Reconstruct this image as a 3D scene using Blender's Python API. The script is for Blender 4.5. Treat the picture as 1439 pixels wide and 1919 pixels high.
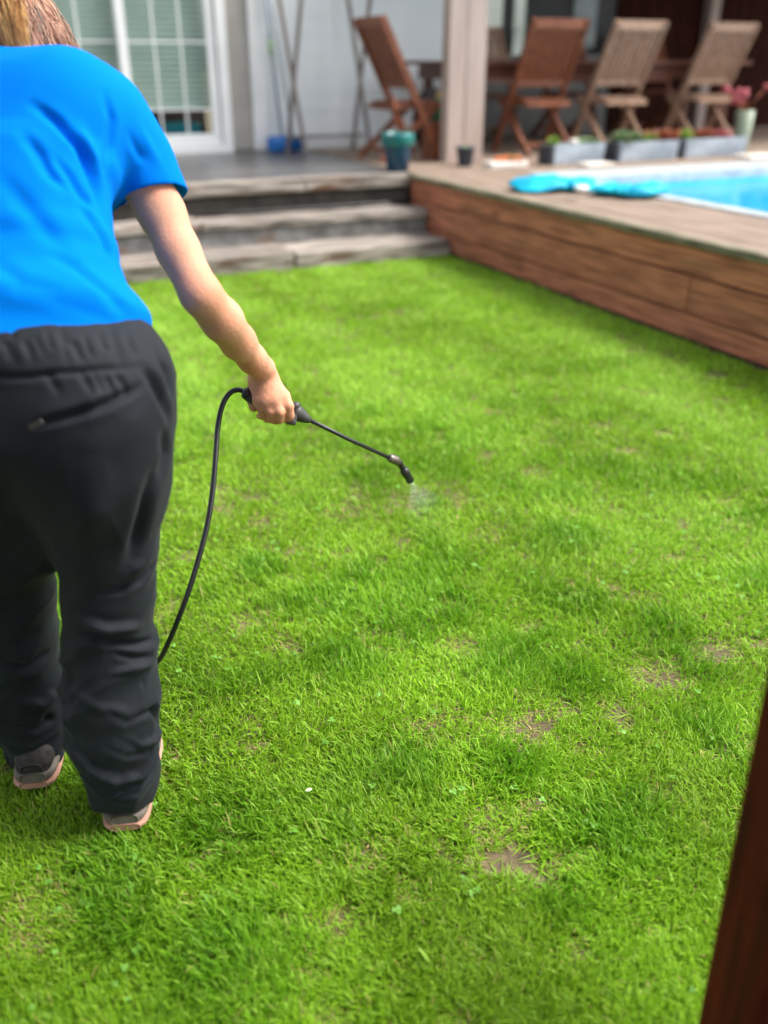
import bpy, bmesh, math, random
import numpy as np
from mathutils import Vector, Matrix, Euler
for o in list(bpy.data.objects): bpy.data.objects.remove(o)
random.seed(7); rng = np.random.default_rng(11)
SC = bpy.context.scene; COL = SC.collection
R_ = math.radians
# ---------------------------------------------------------------- camera
F = 1700.0; CX, CY = 719.5, 959.5; H = 1.25; PITCH = R_(26.43); YAW = R_(24.6)
cam = bpy.data.cameras.new('camera'); co = bpy.data.objects.new('camera', cam); COL.objects.link(co)
co.location = (0, 0, H); co.rotation_euler = (R_(90) - PITCH, 0, -YAW)
cam.sensor_fit = 'VERTICAL'; cam.sensor_height = 36; cam.lens = 36 * F / 1919
cam.clip_start = .02; cam.clip_end = 600
cam.dof.use_dof = True; cam.dof.focus_distance = 1.85; cam.dof.aperture_fstop = 1.5
SC.camera = co
# ---------------------------------------------------------------- world, sun, exposure (bright overcast)
SUN_EL, SUN_AZ = 54, 112       # azimuth clockwise from +Y
w = bpy.data.worlds.new('World'); SC.world = w; w.use_nodes = True
nt = w.node_tree; bg = nt.nodes['Background']
sky = nt.nodes.new('ShaderNodeTexSky'); sky.sky_type = 'NISHITA'; sky.sun_disc = False
sky.sun_elevation = R_(SUN_EL); sky.sun_rotation = R_(SUN_AZ); sky.dust_density = 4; sky.air_density = 1.0; sky.ozone_density = .6
hs = nt.nodes.new('ShaderNodeHueSaturation'); hs.inputs['Saturation'].default_value = .35
nt.links.new(sky.outputs[0], hs.inputs['Color']); nt.links.new(hs.outputs[0], bg.inputs[0]); bg.inputs[1].default_value = .15
sl = bpy.data.lights.new('sun', 'SUN'); sl.energy = 1.5; sl.angle = R_(24); sl.color = (1, .96, .9)
so = bpy.data.objects.new('sun', sl); COL.objects.link(so)
sd = Vector((math.sin(R_(SUN_AZ)) * math.cos(R_(SUN_EL)), math.cos(R_(SUN_AZ)) * math.cos(R_(SUN_EL)), math.sin(R_(SUN_EL))))
so.rotation_euler = sd.to_track_quat('Z', 'Y').to_euler(); so.location = sd * 30
SC.view_settings.view_transform = 'Standard'; SC.view_settings.look = 'None'; SC.view_settings.gamma = 1
SC.view_settings.use_curve_mapping = False; SC.view_settings.exposure = 1.35
SC.cycles.use_denoising = True; SC.cycles.max_bounces = 8; SC.cycles.transparent_max_bounces = 12
# ---------------------------------------------------------------- helpers
cp, sp, cyw, syw = math.cos(PITCH), math.sin(PITCH), math.cos(YAW), math.sin(YAW)
def lray(x, y):
    u, v = (x - CX) / F, (y - CY) / F
    return np.array([u, cp - v * sp, -sp - v * cp])           # right, forward, up in the camera's heading frame
def wray(x, y):
    a = lray(x, y); return np.array([a[0] * cyw + a[1] * syw, -a[0] * syw + a[1] * cyw, a[2]])
def W(x, y, d): a = lray(x, y); a = a * (d / a[1]); a[2] += H; return a          # heading-frame point at forward distance d
def S(x, y, s): a = lray(x, y) * s; a[2] += H; return a                            # heading-frame point at optical depth s
def Zp(x, y, z): a = wray(x, y); a = a * ((z - H) / a[2]); a[2] = z; return a      # world point on a level plane
def l2w(p): return np.array([p[0] * cyw + p[1] * syw, -p[0] * syw + p[1] * cyw, p[2]])

def mesh_np(name, V, Fq, material, parent=None, smooth=False, loc=None):
    me = bpy.data.meshes.new(name); me.from_pydata([tuple(v) for v in V], [], [tuple(f) for f in Fq])
    if smooth: me.polygons.foreach_set('use_smooth', [True] * len(me.polygons))
    me.update(); me.materials.append(material)
    o = bpy.data.objects.new(name, me); COL.objects.link(o)
    if parent: o.parent = parent
    if loc is not None: o.location = loc
    return o
def tag(o, label=None, cat=None, group=None, kind=None):
    if label: o['label'] = label
    if cat: o['category'] = cat
    if group: o['group'] = group
    if kind: o['kind'] = kind
    return o
def empty(name, loc=(0, 0, 0), rz=0, **k):
    o = bpy.data.objects.new(name, None); COL.objects.link(o); o.location = loc; o.rotation_euler = (0, 0, rz); o.empty_display_size = .1
    return tag(o, **k)
class MB:
    def __init__(s): s.bm = bmesh.new()
    def box(s, x0, x1, y0, y1, z0, z1, bev=0.0, M=None):
        b = bmesh.new(); bmesh.ops.create_cube(b, size=1)
        for v in b.verts: v.co = Vector(((x0 + x1) / 2 + v.co.x * (x1 - x0), (y0 + y1) / 2 + v.co.y * (y1 - y0), (z0 + z1) / 2 + v.co.z * (z1 - z0)))
        if bev: bmesh.ops.bevel(b, geom=b.edges[:], offset=bev, segments=2, affect='EDGES', profile=.6)
        if M: bmesh.ops.transform(b, matrix=M, verts=b.verts)
        s._add(b); return s
    def quad(s, x0, x1, y, z0, z1): s.bm.faces.new([s.bm.verts.new(v) for v in ((x0, y, z0), (x1, y, z0), (x1, y, z1), (x0, y, z1))]); return s
    def _add(s, b):
        me = bpy.data.meshes.new('t'); b.to_mesh(me); b.free(); s.bm.from_mesh(me); bpy.data.meshes.remove(me)
    def bar(s, a, b_, wx, wz, side=(1, 0, 0), bev=.003):
        a, b_ = Vector(a), Vector(b_); d = b_ - a; L = d.length; z = d.normalized(); x = Vector(side); x = (x - z * x.dot(z)).normalized(); y = z.cross(x)
        M = Matrix((x, y, z)).transposed().to_4x4(); M.translation = a
        return s.box(-wx / 2, wx / 2, -wz / 2, wz / 2, 0, L, bev, M)
    def tube(s, pts, r, n=10, cap=True):
        pts = [Vector(p) for p in pts]; rs = r if hasattr(r, '__len__') else [r] * len(pts); b = bmesh.new(); rings = []; up = Vector((0, 0, 1)); px = None
        for i, p in enumerate(pts):
            t = (pts[min(i + 1, len(pts) - 1)] - pts[max(i - 1, 0)]).normalized()
            if px is None: px = t.orthogonal().normalized()
            px = (px - t * px.dot(t)).normalized(); py = t.cross(px)
            rings.append([b.verts.new(p + (px * math.cos(2 * math.pi * k / n) + py * math.sin(2 * math.pi * k / n)) * rs[i]) for k in range(n)])
        for i in range(len(rings) - 1):
            for k in range(n): f = b.faces.new((rings[i][k], rings[i][(k + 1) % n], rings[i + 1][(k + 1) % n], rings[i + 1][k])); f.smooth = True
        if cap: b.faces.new(rings[0][::-1]); b.faces.new(rings[-1])
        s._add(b); return s
    def lathe(s, prof, c=(0, 0, 0), n=28, wob=0):
        b = bmesh.new(); rings = []
        for (r, z) in prof: rings.append([b.verts.new((c[0] + r * math.cos(2 * math.pi * k / n), c[1] + r * math.sin(2 * math.pi * k / n), c[2] + z)) for k in range(n)])
        for i in range(len(rings) - 1):
            for k in range(n): f = b.faces.new((rings[i][k], rings[i][(k + 1) % n], rings[i + 1][(k + 1) % n], rings[i + 1][k])); f.smooth = True
        b.faces.new(rings[0][::-1]); b.faces.new(rings[-1]); s._add(b); return s
    def blob(s, c, r, sub=2, sc=(1, 1, 1), n=.15):
        b = bmesh.new(); bmesh.ops.create_icosphere(b, subdivisions=sub, radius=1)
        for v in b.verts: v.co = Vector((c[0] + v.co.x * r * sc[0] * (1 + random.uniform(-n, n)), c[1] + v.co.y * r * sc[1] * (1 + random.uniform(-n, n)), c[2] + v.co.z * r * sc[2]))
        for f in b.faces: f.smooth = True
        s._add(b); return s
    def leaf(s, base, d, L, wd, bend=.3):
        d = Vector(d).normalized(); sdv = d.cross(Vector((0, 0, 1))); sdv = sdv.normalized() if sdv.length > .01 else Vector((1, 0, 0)); b = bmesh.new(); prev = None
        for i in range(5):
            t = i / 4; p = Vector(base) + d * L * t + Vector((0, 0, -bend * L * t * t)); ww = wd * math.sin(math.pi * min(1, t * .85 + .12))
            cur = (b.verts.new(p - sdv * ww), b.verts.new(p + Vector((0, 0, -.1 * wd))), b.verts.new(p + sdv * ww))
            if prev:
                b.faces.new((prev[0], prev[1], cur[1], cur[0])); b.faces.new((prev[1], prev[2], cur[2], cur[1]))
            prev = cur
        s._add(b); return s
    def build(s, name, m, parent=None, loc=None, smooth=False):
        bmesh.ops.recalc_face_normals(s.bm, faces=s.bm.faces)
        me = bpy.data.meshes.new(name); s.bm.to_mesh(me); s.bm.free(); me.materials.append(m)
        if smooth: me.polygons.foreach_set('use_smooth', [True] * len(me.polygons))
        o = bpy.data.objects.new(name, me); COL.objects.link(o)
        if parent: o.parent = parent
        if loc is not None: o.location = loc
        return o
def copy_tree(o, parent=None):
    c = o.copy(); COL.objects.link(c)
    if parent: c.parent = parent; c.matrix_parent_inverse = o.matrix_parent_inverse
    for ch in [x for x in bpy.data.objects if x.parent == o]: copy_tree(ch, c)
    return c
# ---------------------------------------------------------------- materials
def srgb(r, g, b): return tuple(((c / 255) / 12.92 if c / 255 <= .04045 else ((c / 255 + .055) / 1.055) ** 2.4) for c in (r, g, b))
def mat(name, col, col2=None, rough=.6, scale=8, stretch=(1, 1, 1), bump=.0, bscale=None, spec=.4, detail=6, lo=.35, hi=.65, metal=0, rand=0, sheen=0, sss=0, coord='Object', third=None, tscale=2, tlo=.55, thi=.7, dist=0):
    m = bpy.data.materials.new(name); m.use_nodes = True; n = m.node_tree.nodes; l = m.node_tree.links; b = n['Principled BSDF']
    b.inputs['Roughness'].default_value = rough; b.inputs['Specular IOR Level'].default_value = spec; b.inputs['Metallic'].default_value = metal
    if sheen: b.inputs['Sheen Weight'].default_value = sheen; b.inputs['Sheen Roughness'].default_value = .5
    if sss: b.inputs['Subsurface Weight'].default_value = sss; b.inputs['Subsurface Radius'].default_value = (.012, .005, .003); b.inputs['Subsurface Scale'].default_value = 1
    tc = n.new('ShaderNodeTexCoord'); mp = n.new('ShaderNodeMapping'); mp.inputs['Scale'].default_value = stretch; l.new(tc.outputs[coord], mp.inputs[0])
    if rand:
        oi = n.new('ShaderNodeObjectInfo'); mm = n.new('ShaderNodeMath'); mm.operation = 'MULTIPLY'; mm.inputs[1].default_value = 37; l.new(oi.outputs['Random'], mm.inputs[0]); l.new(mm.outputs[0], mp.inputs['Location'])
    tx = n.new('ShaderNodeTexNoise'); tx.inputs['Scale'].default_value = scale; tx.inputs['Detail'].default_value = detail; tx.inputs['Distortion'].default_value = dist; l.new(mp.outputs[0], tx.inputs['Vector'])
    mr = n.new('ShaderNodeMapRange'); mr.inputs[1].default_value = lo; mr.inputs[2].default_value = hi; l.new(tx.outputs['Fac'], mr.inputs[0])
    mx = n.new('ShaderNodeMix'); mx.data_type = 'RGBA'; mx.inputs['A'].default_value = (*col, 1); mx.inputs['B'].default_value = (*(col2 or tuple(c * .8 for c in col)), 1); l.new(mr.outputs[0], mx.inputs['Factor'])
    out = mx.outputs['Result']
    if third:
        t2 = n.new('ShaderNodeTexNoise'); t2.inputs['Scale'].default_value = tscale; t2.inputs['Detail'].default_value = 5; l.new(mp.outputs[0] if rand else tc.outputs[coord], t2.inputs['Vector'])
        m2 = n.new('ShaderNodeMapRange'); m2.inputs[1].default_value = tlo; m2.inputs[2].default_value = thi; l.new(t2.outputs['Fac'], m2.inputs[0])
        x2 = n.new('ShaderNodeMix'); x2.data_type = 'RGBA'; l.new(out, x2.inputs['A']); x2.inputs['B'].default_value = (*third, 1); l.new(m2.outputs[0], x2.inputs['Factor']); out = x2.outputs['Result']
    if rand:
        hsv = n.new('ShaderNodeHueSaturation'); m3 = n.new('ShaderNodeMapRange'); m3.inputs[3].default_value = 1 - rand; m3.inputs[4].default_value = 1 + rand; l.new(oi.outputs['Random'], m3.inputs[0]); l.new(m3.outputs[0], hsv.inputs['Value']); l.new(out, hsv.inputs['Color']); out = hsv.outputs[0]
    l.new(out, b.inputs['Base Color'])
    if bump:
        bt = n.new('ShaderNodeTexNoise'); bt.inputs['Scale'].default_value = bscale or scale; bt.inputs['Detail'].default_value = 6; l.new(mp.outputs[0], bt.inputs['Vector'])
        bp = n.new('ShaderNodeBump'); bp.inputs['Strength'].default_value = bump; bp.inputs['Distance'].default_value = .01; l.new(bt.outputs['Fac'], bp.inputs['Height']); l.new(bp.outputs[0], b.inputs['Normal'])
    return m
M = {}
M['face_plank'] = mat('red_brown_plank', srgb(188, 118, 88), srgb(132, 78, 58), rough=.7, scale=5, stretch=(3, .7, 8), bump=.4, rand=.10, third=srgb(122, 92, 62), tscale=2.2, tlo=.58, thi=.78)
M['deck_top'] = mat('weathered_deck', srgb(150, 132, 116), srgb(112, 94, 80), rough=.75, scale=6, stretch=(9, .5, 2), bump=.2, rand=.05)
M['deck_lip'] = mat('mossy_lip', srgb(128, 120, 100), srgb(88, 84, 64), rough=.85, scale=9, stretch=(2, .5, 2), bump=.3)
M['patio_board'] = mat('grey_patio_board', srgb(92, 91, 91), srgb(58, 58, 60), rough=.32, scale=5, stretch=(.6, 8, 2), bump=.12, rand=.1, third=srgb(106, 102, 98), tscale=1.5)
M['sleeper'] = mat('weathered_sleeper', srgb(164, 154, 144), srgb(86, 80, 74), rough=.85, scale=7, stretch=(.5, 5, 4), bump=.5, rand=.1, third=srgb(92, 66, 48), tscale=3.5, tlo=.56, thi=.66)
M['concrete'] = mat('grey_step_face', srgb(138, 138, 136), srgb(100, 99, 96), rough=.85, scale=9, bump=.4, third=srgb(118, 88, 70), tscale=2.4, tlo=.6, thi=.7)
M['dark_void'] = mat('dark_underside', srgb(78, 72, 66), srgb(56, 52, 48), rough=.9)
M['siding'] = mat('pale_siding_paint', srgb(236, 240, 240), srgb(228, 234, 236), rough=.6, scale=2)
M['white'] = mat('white_frame_paint', (.78, .79, .78), (.7, .71, .7), rough=.4, scale=3)
M['greige'] = mat('grey_panel_paint', srgb(165, 160, 152), srgb(150, 146, 140), rough=.6, scale=3)
M['pillar'] = mat('pillar_paint', srgb(172, 154, 144), srgb(158, 140, 130), rough=.6, scale=4, stretch=(3, 3, .4), bump=.05)
M['pillar_side'] = M['pillar']
M['teak_red'] = mat('oiled_teak', srgb(140, 82, 52), srgb(98, 52, 32), rough=.5, scale=8, stretch=(6, 6, .7), bump=.1, rand=.05)
M['teak_grey'] = mat('weathered_teak', srgb(176, 144, 120), srgb(134, 102, 82), rough=.7, scale=8, stretch=(6, 6, .7), bump=.1, rand=.06)
M['table'] = mat('table_wood', srgb(110, 66, 46), srgb(80, 46, 32), rough=.45, scale=6, stretch=(.6, 6, 4))
M['dark_wood'] = mat('dark_stained_wood', srgb(58, 24, 14), srgb(34, 14, 9), rough=.8, spec=.1, scale=6, stretch=(6, 6, .6), bump=.15)
M['near_post'] = mat('reddish_post_wood', srgb(94, 34, 19), srgb(44, 15, 10), spec=.08, rough=.8, scale=7, stretch=(5, 5, .5), bump=.35, third=srgb(52, 12, 12), tscale=5)
M['zinc'] = mat('grey_zinc', srgb(176, 188, 198), srgb(140, 152, 164), rough=.45, scale=6, metal=.2, spec=.5, bump=.1, bscale=3)
M['zinc_dark'] = mat('dark_end_cap', srgb(58, 64, 72), srgb(44, 48, 54), rough=.5)
M['teal'] = mat('teal_glaze', srgb(14, 120, 112), srgb(10, 92, 96), rough=.2, spec=.6)
M['navy'] = mat('blue_glaze', srgb(8, 58, 84), srgb(6, 42, 68), rough=.2, spec=.6)
M['soil'] = mat('soil', srgb(70, 52, 40), srgb(46, 34, 26), rough=.95, scale=60, bump=.6)
M['blue_plastic'] = mat('blue_plastic', srgb(24, 104, 176), srgb(18, 84, 150), rough=.35)
M['dark_pot'] = mat('slate_pot', srgb(66, 74, 88), srgb(50, 56, 68), rough=.5)
M['cream'] = mat('cream_tray', (.75, .72, .66), (.66, .62, .56), rough=.6)
M['stone'] = mat('pale_stone', srgb(226, 220, 210), srgb(200, 192, 182), rough=.7, scale=12)
M['orange'] = mat('orange_terracotta', srgb(206, 120, 62), srgb(160, 70, 40), rough=.7)
M['lime'] = mat('lime_leaf', srgb(160, 186, 84), srgb(120, 150, 60), rough=.55, scale=20)
M['sage'] = mat('sage_leaf', srgb(142, 164, 120), srgb(104, 130, 86), rough=.6, scale=20)
M['rust'] = mat('rust_leaf', srgb(172, 90, 54), srgb(120, 66, 40), rough=.6, scale=20)
M['pink'] = mat('pink_flower', srgb(188, 96, 100), srgb(150, 62, 72), rough=.6, scale=20)
M['green'] = mat('dark_leaf', srgb(62, 102, 46), srgb(34, 66, 26), rough=.5, scale=12)
M['turq'] = mat('turquoise_vinyl', srgb(10, 176, 196), srgb(4, 150, 184), rough=.5, scale=10, bump=.15, spec=.25)
M['coping'] = mat('pool_coping', srgb(178, 182, 182), srgb(150, 156, 158), rough=.6, scale=10)
M['liner'] = mat('pool_liner', srgb(96, 200, 236), srgb(70, 184, 230), rough=.5, scale=3)
M['black_plastic'] = mat('black_plastic', (.016, .016, .017), (.024, .024, .026), rough=.38, spec=.5, scale=30)
M['grip_plastic'] = mat('charcoal_plastic', (.035, .034, .033), (.055, .053, .05), rough=.5, spec=.5, scale=60)
M['hose'] = mat('black_rubber', (.012, .012, .013), (.018, .018, .02), rough=.3, spec=.5)
M['steel'] = mat('grey_fitting', srgb(120, 112, 104), srgb(80, 76, 72), rough=.35, metal=.6)
M['shirt'] = mat('blue_jersey', (.0, .178, .70), (.0, .162, .65), rough=.9, scale=3, spec=.04, sheen=0, bump=.04, bscale=300)
M['trouser'] = mat('black_ripstop', (.0088, .0122, .0168), (.0068, .0098, .014), rough=.75, scale=5, spec=.25, sheen=.04, bump=.06, bscale=500)
M['skin'] = mat('skin', srgb(218, 164, 134), srgb(208, 148, 118), rough=.6, scale=14, spec=.2, sss=.12, bump=.15, bscale=160, third=srgb(204, 134, 108), tscale=9, tlo=.5, thi=.75)
M['sole'] = mat('pink_sole', srgb(186, 140, 120), srgb(160, 118, 100), rough=.7, scale=30)
M['shoe'] = mat('grey_shoe_mesh', srgb(62, 58, 56), srgb(34, 32, 32), rough=.8, scale=60, bump=.3)
M['midsole'] = mat('pale_midsole', srgb(112, 104, 94), srgb(84, 78, 70), rough=.7, scale=30)
M['hair'] = mat('brown_hair', srgb(92, 70, 56), srgb(48, 38, 34), rough=.45, scale=30, stretch=(1, 1, .2), spec=.5)
M['blonde'] = mat('blonde_hair', srgb(232, 186, 116), srgb(190, 138, 78), rough=.45, scale=30, spec=.5)
M['hair_warm'] = mat('auburn_hair', srgb(190, 142, 116), srgb(140, 100, 78), rough=.45, scale=30, spec=.5)
M['rack_wood'] = mat('grey_rack_wood', srgb(138, 128, 122), srgb(104, 94, 88), rough=.7, scale=10)
M['blind'] = mat('blind_slat', srgb(206, 214, 210), srgb(196, 206, 201), rough=.6)
M['inner_dark'] = mat('dark_interior', srgb(40, 44, 44), srgb(26, 30, 30), rough=.8)
M['curtain'] = mat('pale_curtain', srgb(206, 214, 212), srgb(180, 190, 190), rough=.8)
M['leaf_pale'] = mat('pale_petal', srgb(205, 222, 170), srgb(180, 205, 150), rough=.6)
M['label_green'] = mat('bottle_green', srgb(70, 130, 80), srgb(40, 90, 60), rough=.3)
def glass(name, tint, rough=.03, ior=1.5, ftop=1.0):
    m = bpy.data.materials.new(name); m.use_nodes = True; n = m.node_tree.nodes; l = m.node_tree.links; n.remove(n['Principled BSDF'])
    g = n.new('ShaderNodeBsdfGlossy'); g.inputs['Roughness'].default_value = rough; t = n.new('ShaderNodeBsdfTransparent'); t.inputs[0].default_value = (*tint, 1)
    lw = n.new('ShaderNodeLayerWeight'); lw.inputs[0].default_value = .5; pw = n.new('ShaderNodeMath'); pw.operation = 'POWER'; pw.inputs[1].default_value = 5; l.new(lw.outputs['Facing'], pw.inputs[0]); fr = n.new('ShaderNodeMapRange'); f0 = ((ior - 1) / (ior + 1)) ** 2; fr.inputs[3].default_value = f0; fr.inputs[4].default_value = ftop; l.new(pw.outputs[0], fr.inputs[0]); mx = n.new('ShaderNodeMixShader'); l.new(fr.outputs[0], mx.inputs[0]); l.new(t.outputs[0], mx.inputs[1]); l.new(g.outputs[0], mx.inputs[2])
    l.new(mx.outputs[0], n['Material Output'].inputs[0]); return m, n, l, g
M['pane'] = glass('window_glass', (.80, .90, .85))[0]  # green tint stands in for garden greenery reflected in the panes
wm, wn, wl, wg = glass('pool_water', (.80, .95, .99), .05, 1.3, .6)
tcw = wn.new('ShaderNodeTexCoord'); tw = wn.new('ShaderNodeTexNoise'); tw.inputs['Scale'].default_value = 5; wl.new(tcw.outputs['Object'], tw.inputs['Vector'])
bw = wn.new('ShaderNodeBump'); bw.inputs['Strength'].default_value = .35; bw.inputs['Distance'].default_value = .03; wl.new(tw.outputs['Fac'], bw.inputs['Height']); wl.new(bw.outputs[0], wg.inputs['Normal'])
M['water'] = wm
def grass_mat():
    m = bpy.data.materials.new('grass_blade'); m.use_nodes = True; n = m.node_tree.nodes; l = m.node_tree.links; b = n['Principled BSDF']
    at = n.new('ShaderNodeAttribute'); at.attribute_name = 'Col'; l.new(at.outputs['Color'], b.inputs['Base Color']); b.inputs['Roughness'].default_value = .5; b.inputs['Specular IOR Level'].default_value = .3
    tr = n.new('ShaderNodeBsdfTranslucent'); l.new(at.outputs['Color'], tr.inputs[0]); mx = n.new('ShaderNodeMixShader'); mx.inputs[0].default_value = .35
    l.new(b.outputs[0], mx.inputs[1]); l.new(tr.outputs[0], mx.inputs[2]); l.new(mx.outputs[0], n['Material Output'].inputs[0]); return m
M['grass'] = grass_mat()
# ---------------------------------------------------------------- numpy noise
_lat = rng.random((64, 64, 64)).astype(np.float32)
def vnoise(P, scale):
    q = np.asarray(P, np.float32) * scale + 100.; i = np.floor(q).astype(int); f = q - i; f = f * f * (3 - 2 * f); r = 0
    for dx in (0, 1):
        for dy in (0, 1):
            for dz in (0, 1):
                wgt = (f[:, 0] if dx else 1 - f[:, 0]) * (f[:, 1] if dy else 1 - f[:, 1]) * (f[:, 2] if dz else 1 - f[:, 2])
                r = r + wgt * _lat[(i[:, 0] + dx) % 64, (i[:, 1] + dy) % 64, (i[:, 2] + dz) % 64]
    return r
# ================================================================ SETTING
DX, DZ, PY, WY, RY = 3.2, .49, 6.5, 8.85, 9.6     # deck face x, deck/patio height, patio front edge, left wall, right wall
GM = mat('ground_soil', srgb(112, 97, 74), srgb(80, 68, 52), rough=.95, scale=35, bump=.6, bscale=80, third=srgb(128, 114, 80), tscale=14)
g = MB(); g.box(-150, 150, -150, 150, -.3, 0); tag(g.build('ground', GM), kind='structure')
# patio floor: boards run left to right
pt = empty('patio_floor', (0, PY, 0), kind='structure')
def brick_boards(mb, x0, x1, y0, y1, wdt, gap, ztop, th, axis):
    a, b = (y0, y1) if axis == 'x' else (x0, x1); t = a
    while t < b - .02:
        e = min(t + wdt, b)
        dz = random.uniform(-.0015, .0015)
        if axis == 'x': mb.box(x0, x1, t, e - gap, ztop - th, ztop + dz, .003)
        else: mb.box(t, e - gap, y0, y1, ztop - th, ztop + dz, .003)
        t = e
m = MB(); brick_boards(m, -6, DX - .02, PY + .16, WY, .12, .006, DZ, .028, 'x'); m.build('boards', M['patio_board'], pt, (0, -PY, 0))
m = MB()
for x0, x1 in ((-6, -1.2), (-1.195, 1.05), (1.055, 2.35), (2.355, DX - .01)): m.box(x0, x1, PY, PY + .15, DZ - .085, DZ + .006, .012)
eo = m.build('edge_sleeper', M['sleeper'], pt, (0, -PY, 0))
m = MB(); m.box(-6, DX - .01, PY + .045, PY + .5, 0, DZ - .087); m.box(-6, 12, WY - .1, 12, 0, DZ - .03); m.box(-6, DX - .01, PY + .52, WY - .11, 0.0, DZ - .032); m.build('base', M['dark_void'], pt, (0, -PY, 0))
# garden steps
st = empty('garden_steps', (0, 5.8, 0), kind='structure')
def rough_sleeper(name, segs, y0, y1, z0, z1, m_):
    for (x0, x1) in segs:
        dy, dz = random.uniform(-.012, .012), random.uniform(-.008, .008)
        nx = max(2, int((x1 - x0) / .05)); V = []; Fc = []
        sec = [(y0, z0), (y0, z0 + (z1 - z0) * .5), (y0, z1 - .012), (y0 + .012, z1), ((y0 + y1) / 2, z1), (y1, z1), (y1, z0)]
        for i in range(nx + 1):
            x = x0 + (x1 - x0 - .006) * i / nx
            for (yy, zz) in sec:
                P = np.array([[x * 3, yy * 9, zz * 9]]); a = vnoise(P, 1.3)[0] - .5; b2 = vnoise(P + 7, 3.1)[0] - .5
                V.append((x, yy + dy + a * .02 + (b2 * .018 if yy < y0 + .01 else 0), max(zz + dz + b2 * .012 + a * .008, -.02)))
        k = len(sec)
        for i in range(nx):
            for j in range(k): Fc.append((i * k + j, i * k + (j + 1) % k, (i + 1) * k + (j + 1) % k, (i + 1) * k + j))
        Fc.append(tuple(range(k))[::-1]); Fc.append(tuple(nx * k + j for j in range(k)))
        mesh_np(name, V, Fc, m_, st, loc=(0, -5.8, 0))
rough_sleeper('upper_sleeper', [(-6, -.9), (-.89, 1.5), (1.51, DX - .01)], 6.19, 6.46, .235, .285, M['sleeper'])
rough_sleeper('riser', [(-6, DX - .012)], 6.225, 6.46, .10, .232, M['concrete'])
rough_sleeper('lower_sleeper', [(-6, -2), (-1.99, .4), (.41, 2.02), (2.03, DX - .01)], 5.84, 6.25, -.02, .12, M['sleeper'])
# cable lying on the upper step
m = MB(); cp_ = [Zp(x, y, .30) for x, y in ((330, 378), (400, 384), (450, 390), (520, 392), (580, 387), (640, 380), (700, 377), (755, 375))]; cp_ = [(p[0], min(p[1], 6.46), .297) for p in cp_]
tag(m.tube(cp_, .011, 8).build('garden_hose', M['hose']), 'thin black garden hose lying along the back of the upper step', 'hose')
# pool deck
pd = empty('pool_deck', (DX, 0, 0), kind='structure'); PX, PYF, PXR, PYN = 3.98, 6.12, 9.2, -3.0
def bd(mb, *a): brick_boards(mb, *a)
m = MB(); bd(m, DX + .045, PX, -4, 9.55, .125, .006, DZ, .028, 'y'); bd(m, PX + .003, 12, PYF, 9.55, .125, .006, DZ, .028, 'x'); bd(m, PXR, 12, -4, PYF - .005, .125, .006, DZ, .028, 'y')
m.build('top_boards', M['deck_top'], pd, (-DX, 0, 0))
m = MB(); m.box(DX - .03, DX + .042, -4, PY - .01, DZ - .032, DZ + .004, .006); m.build('edge_board', M['deck_lip'], pd, (-DX, 0, 0))
for (z0, z1, cuts) in ((.324, .455, (-4, 2.55, 5.3, PY - .002)), (.143, .314, (-4, 1.1, 3.42, PY - .002)), (.022, .134, (-4, .2, 2.45, 4.9, PY - .002))):
    for a, b in zip(cuts[:-1], cuts[1:]):
        q = random.uniform(0, .004)
        m = MB(); m.box(DX - q, DX + .03, a + .002, b - .003, z0, z1, .004); m.build('plank', M['face_plank'], pd, (-DX, 0, 0))
m = MB(); m.box(DX + .034, PX - .1, -4, 9.4, 0, DZ - .03); m.box(PX - .09, 12, PYF + .1, 9.4, 0, DZ - .03); m.box(PXR + .1, 12, -4, PYF - .1, 0, DZ - .03); m.build('frame_underneath', M['dark_void'], pd, (-DX, 0, 0))
# pool: shell, coping, water
pl = empty('swimming_pool', (PX, PYF, 0), kind='structure')
m = MB(); cz = DZ + .012
m.box(PX, PX + .12, PYN, PYF, DZ - .06, cz, .008); m.box(PX + .123, PXR, PYF - .42, PYF, DZ - .06, cz, .008); m.box(PXR - .25, PXR, PYN, PYF - .43, DZ - .06, cz, .008)
m.build('coping', M['coping'], pl, (-PX, -PYF, 0))
m = MB(); m.box(PX + .08, PX + .118, PYN, PYF - .38, -.9, DZ - .062); m.box(PX + .12, PXR, PYF - .42, PYF - .38, -.9, DZ - .062); m.box(PXR - .2, PXR - .1, PYN, PYF - .43, -.9, DZ - .062); m.box(PX + .05, PXR, PYN - .1, PYF - .3, -.45, -.40)
m.build('liner', M['liner'], pl, (-PX, -PYF, 0))
wa = MB(); wa.bm.faces.new([wa.bm.verts.new(v) for v in ((PX + .119, PYN, DZ - .075), (PXR - .21, PYN, DZ - .075), (PXR - .21, PYF - .421, DZ - .075), (PX + .119, PYF - .421, DZ - .075))]); tag(wa.build('pool_water', M['water'], loc=(0, 0, 0)), kind='structure')
# ground under the pool must not show through: cut hole by rebuilding the ground as four sheets
bpy.data.objects.remove(bpy.data.objects['ground'])
m = MB(); m.box(-150, PX + .02, -150, 150, -.6, 0); m.box(PXR, 150, -150, 150, -.3, 0); m.box(PX + .05, PXR, PYF - .35, 150, -.3, 0); m.box(PX + .05, PXR, -150, PYN - .1, -.3, 0)
tag(m.build('ground', GM), kind='structure')
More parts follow.
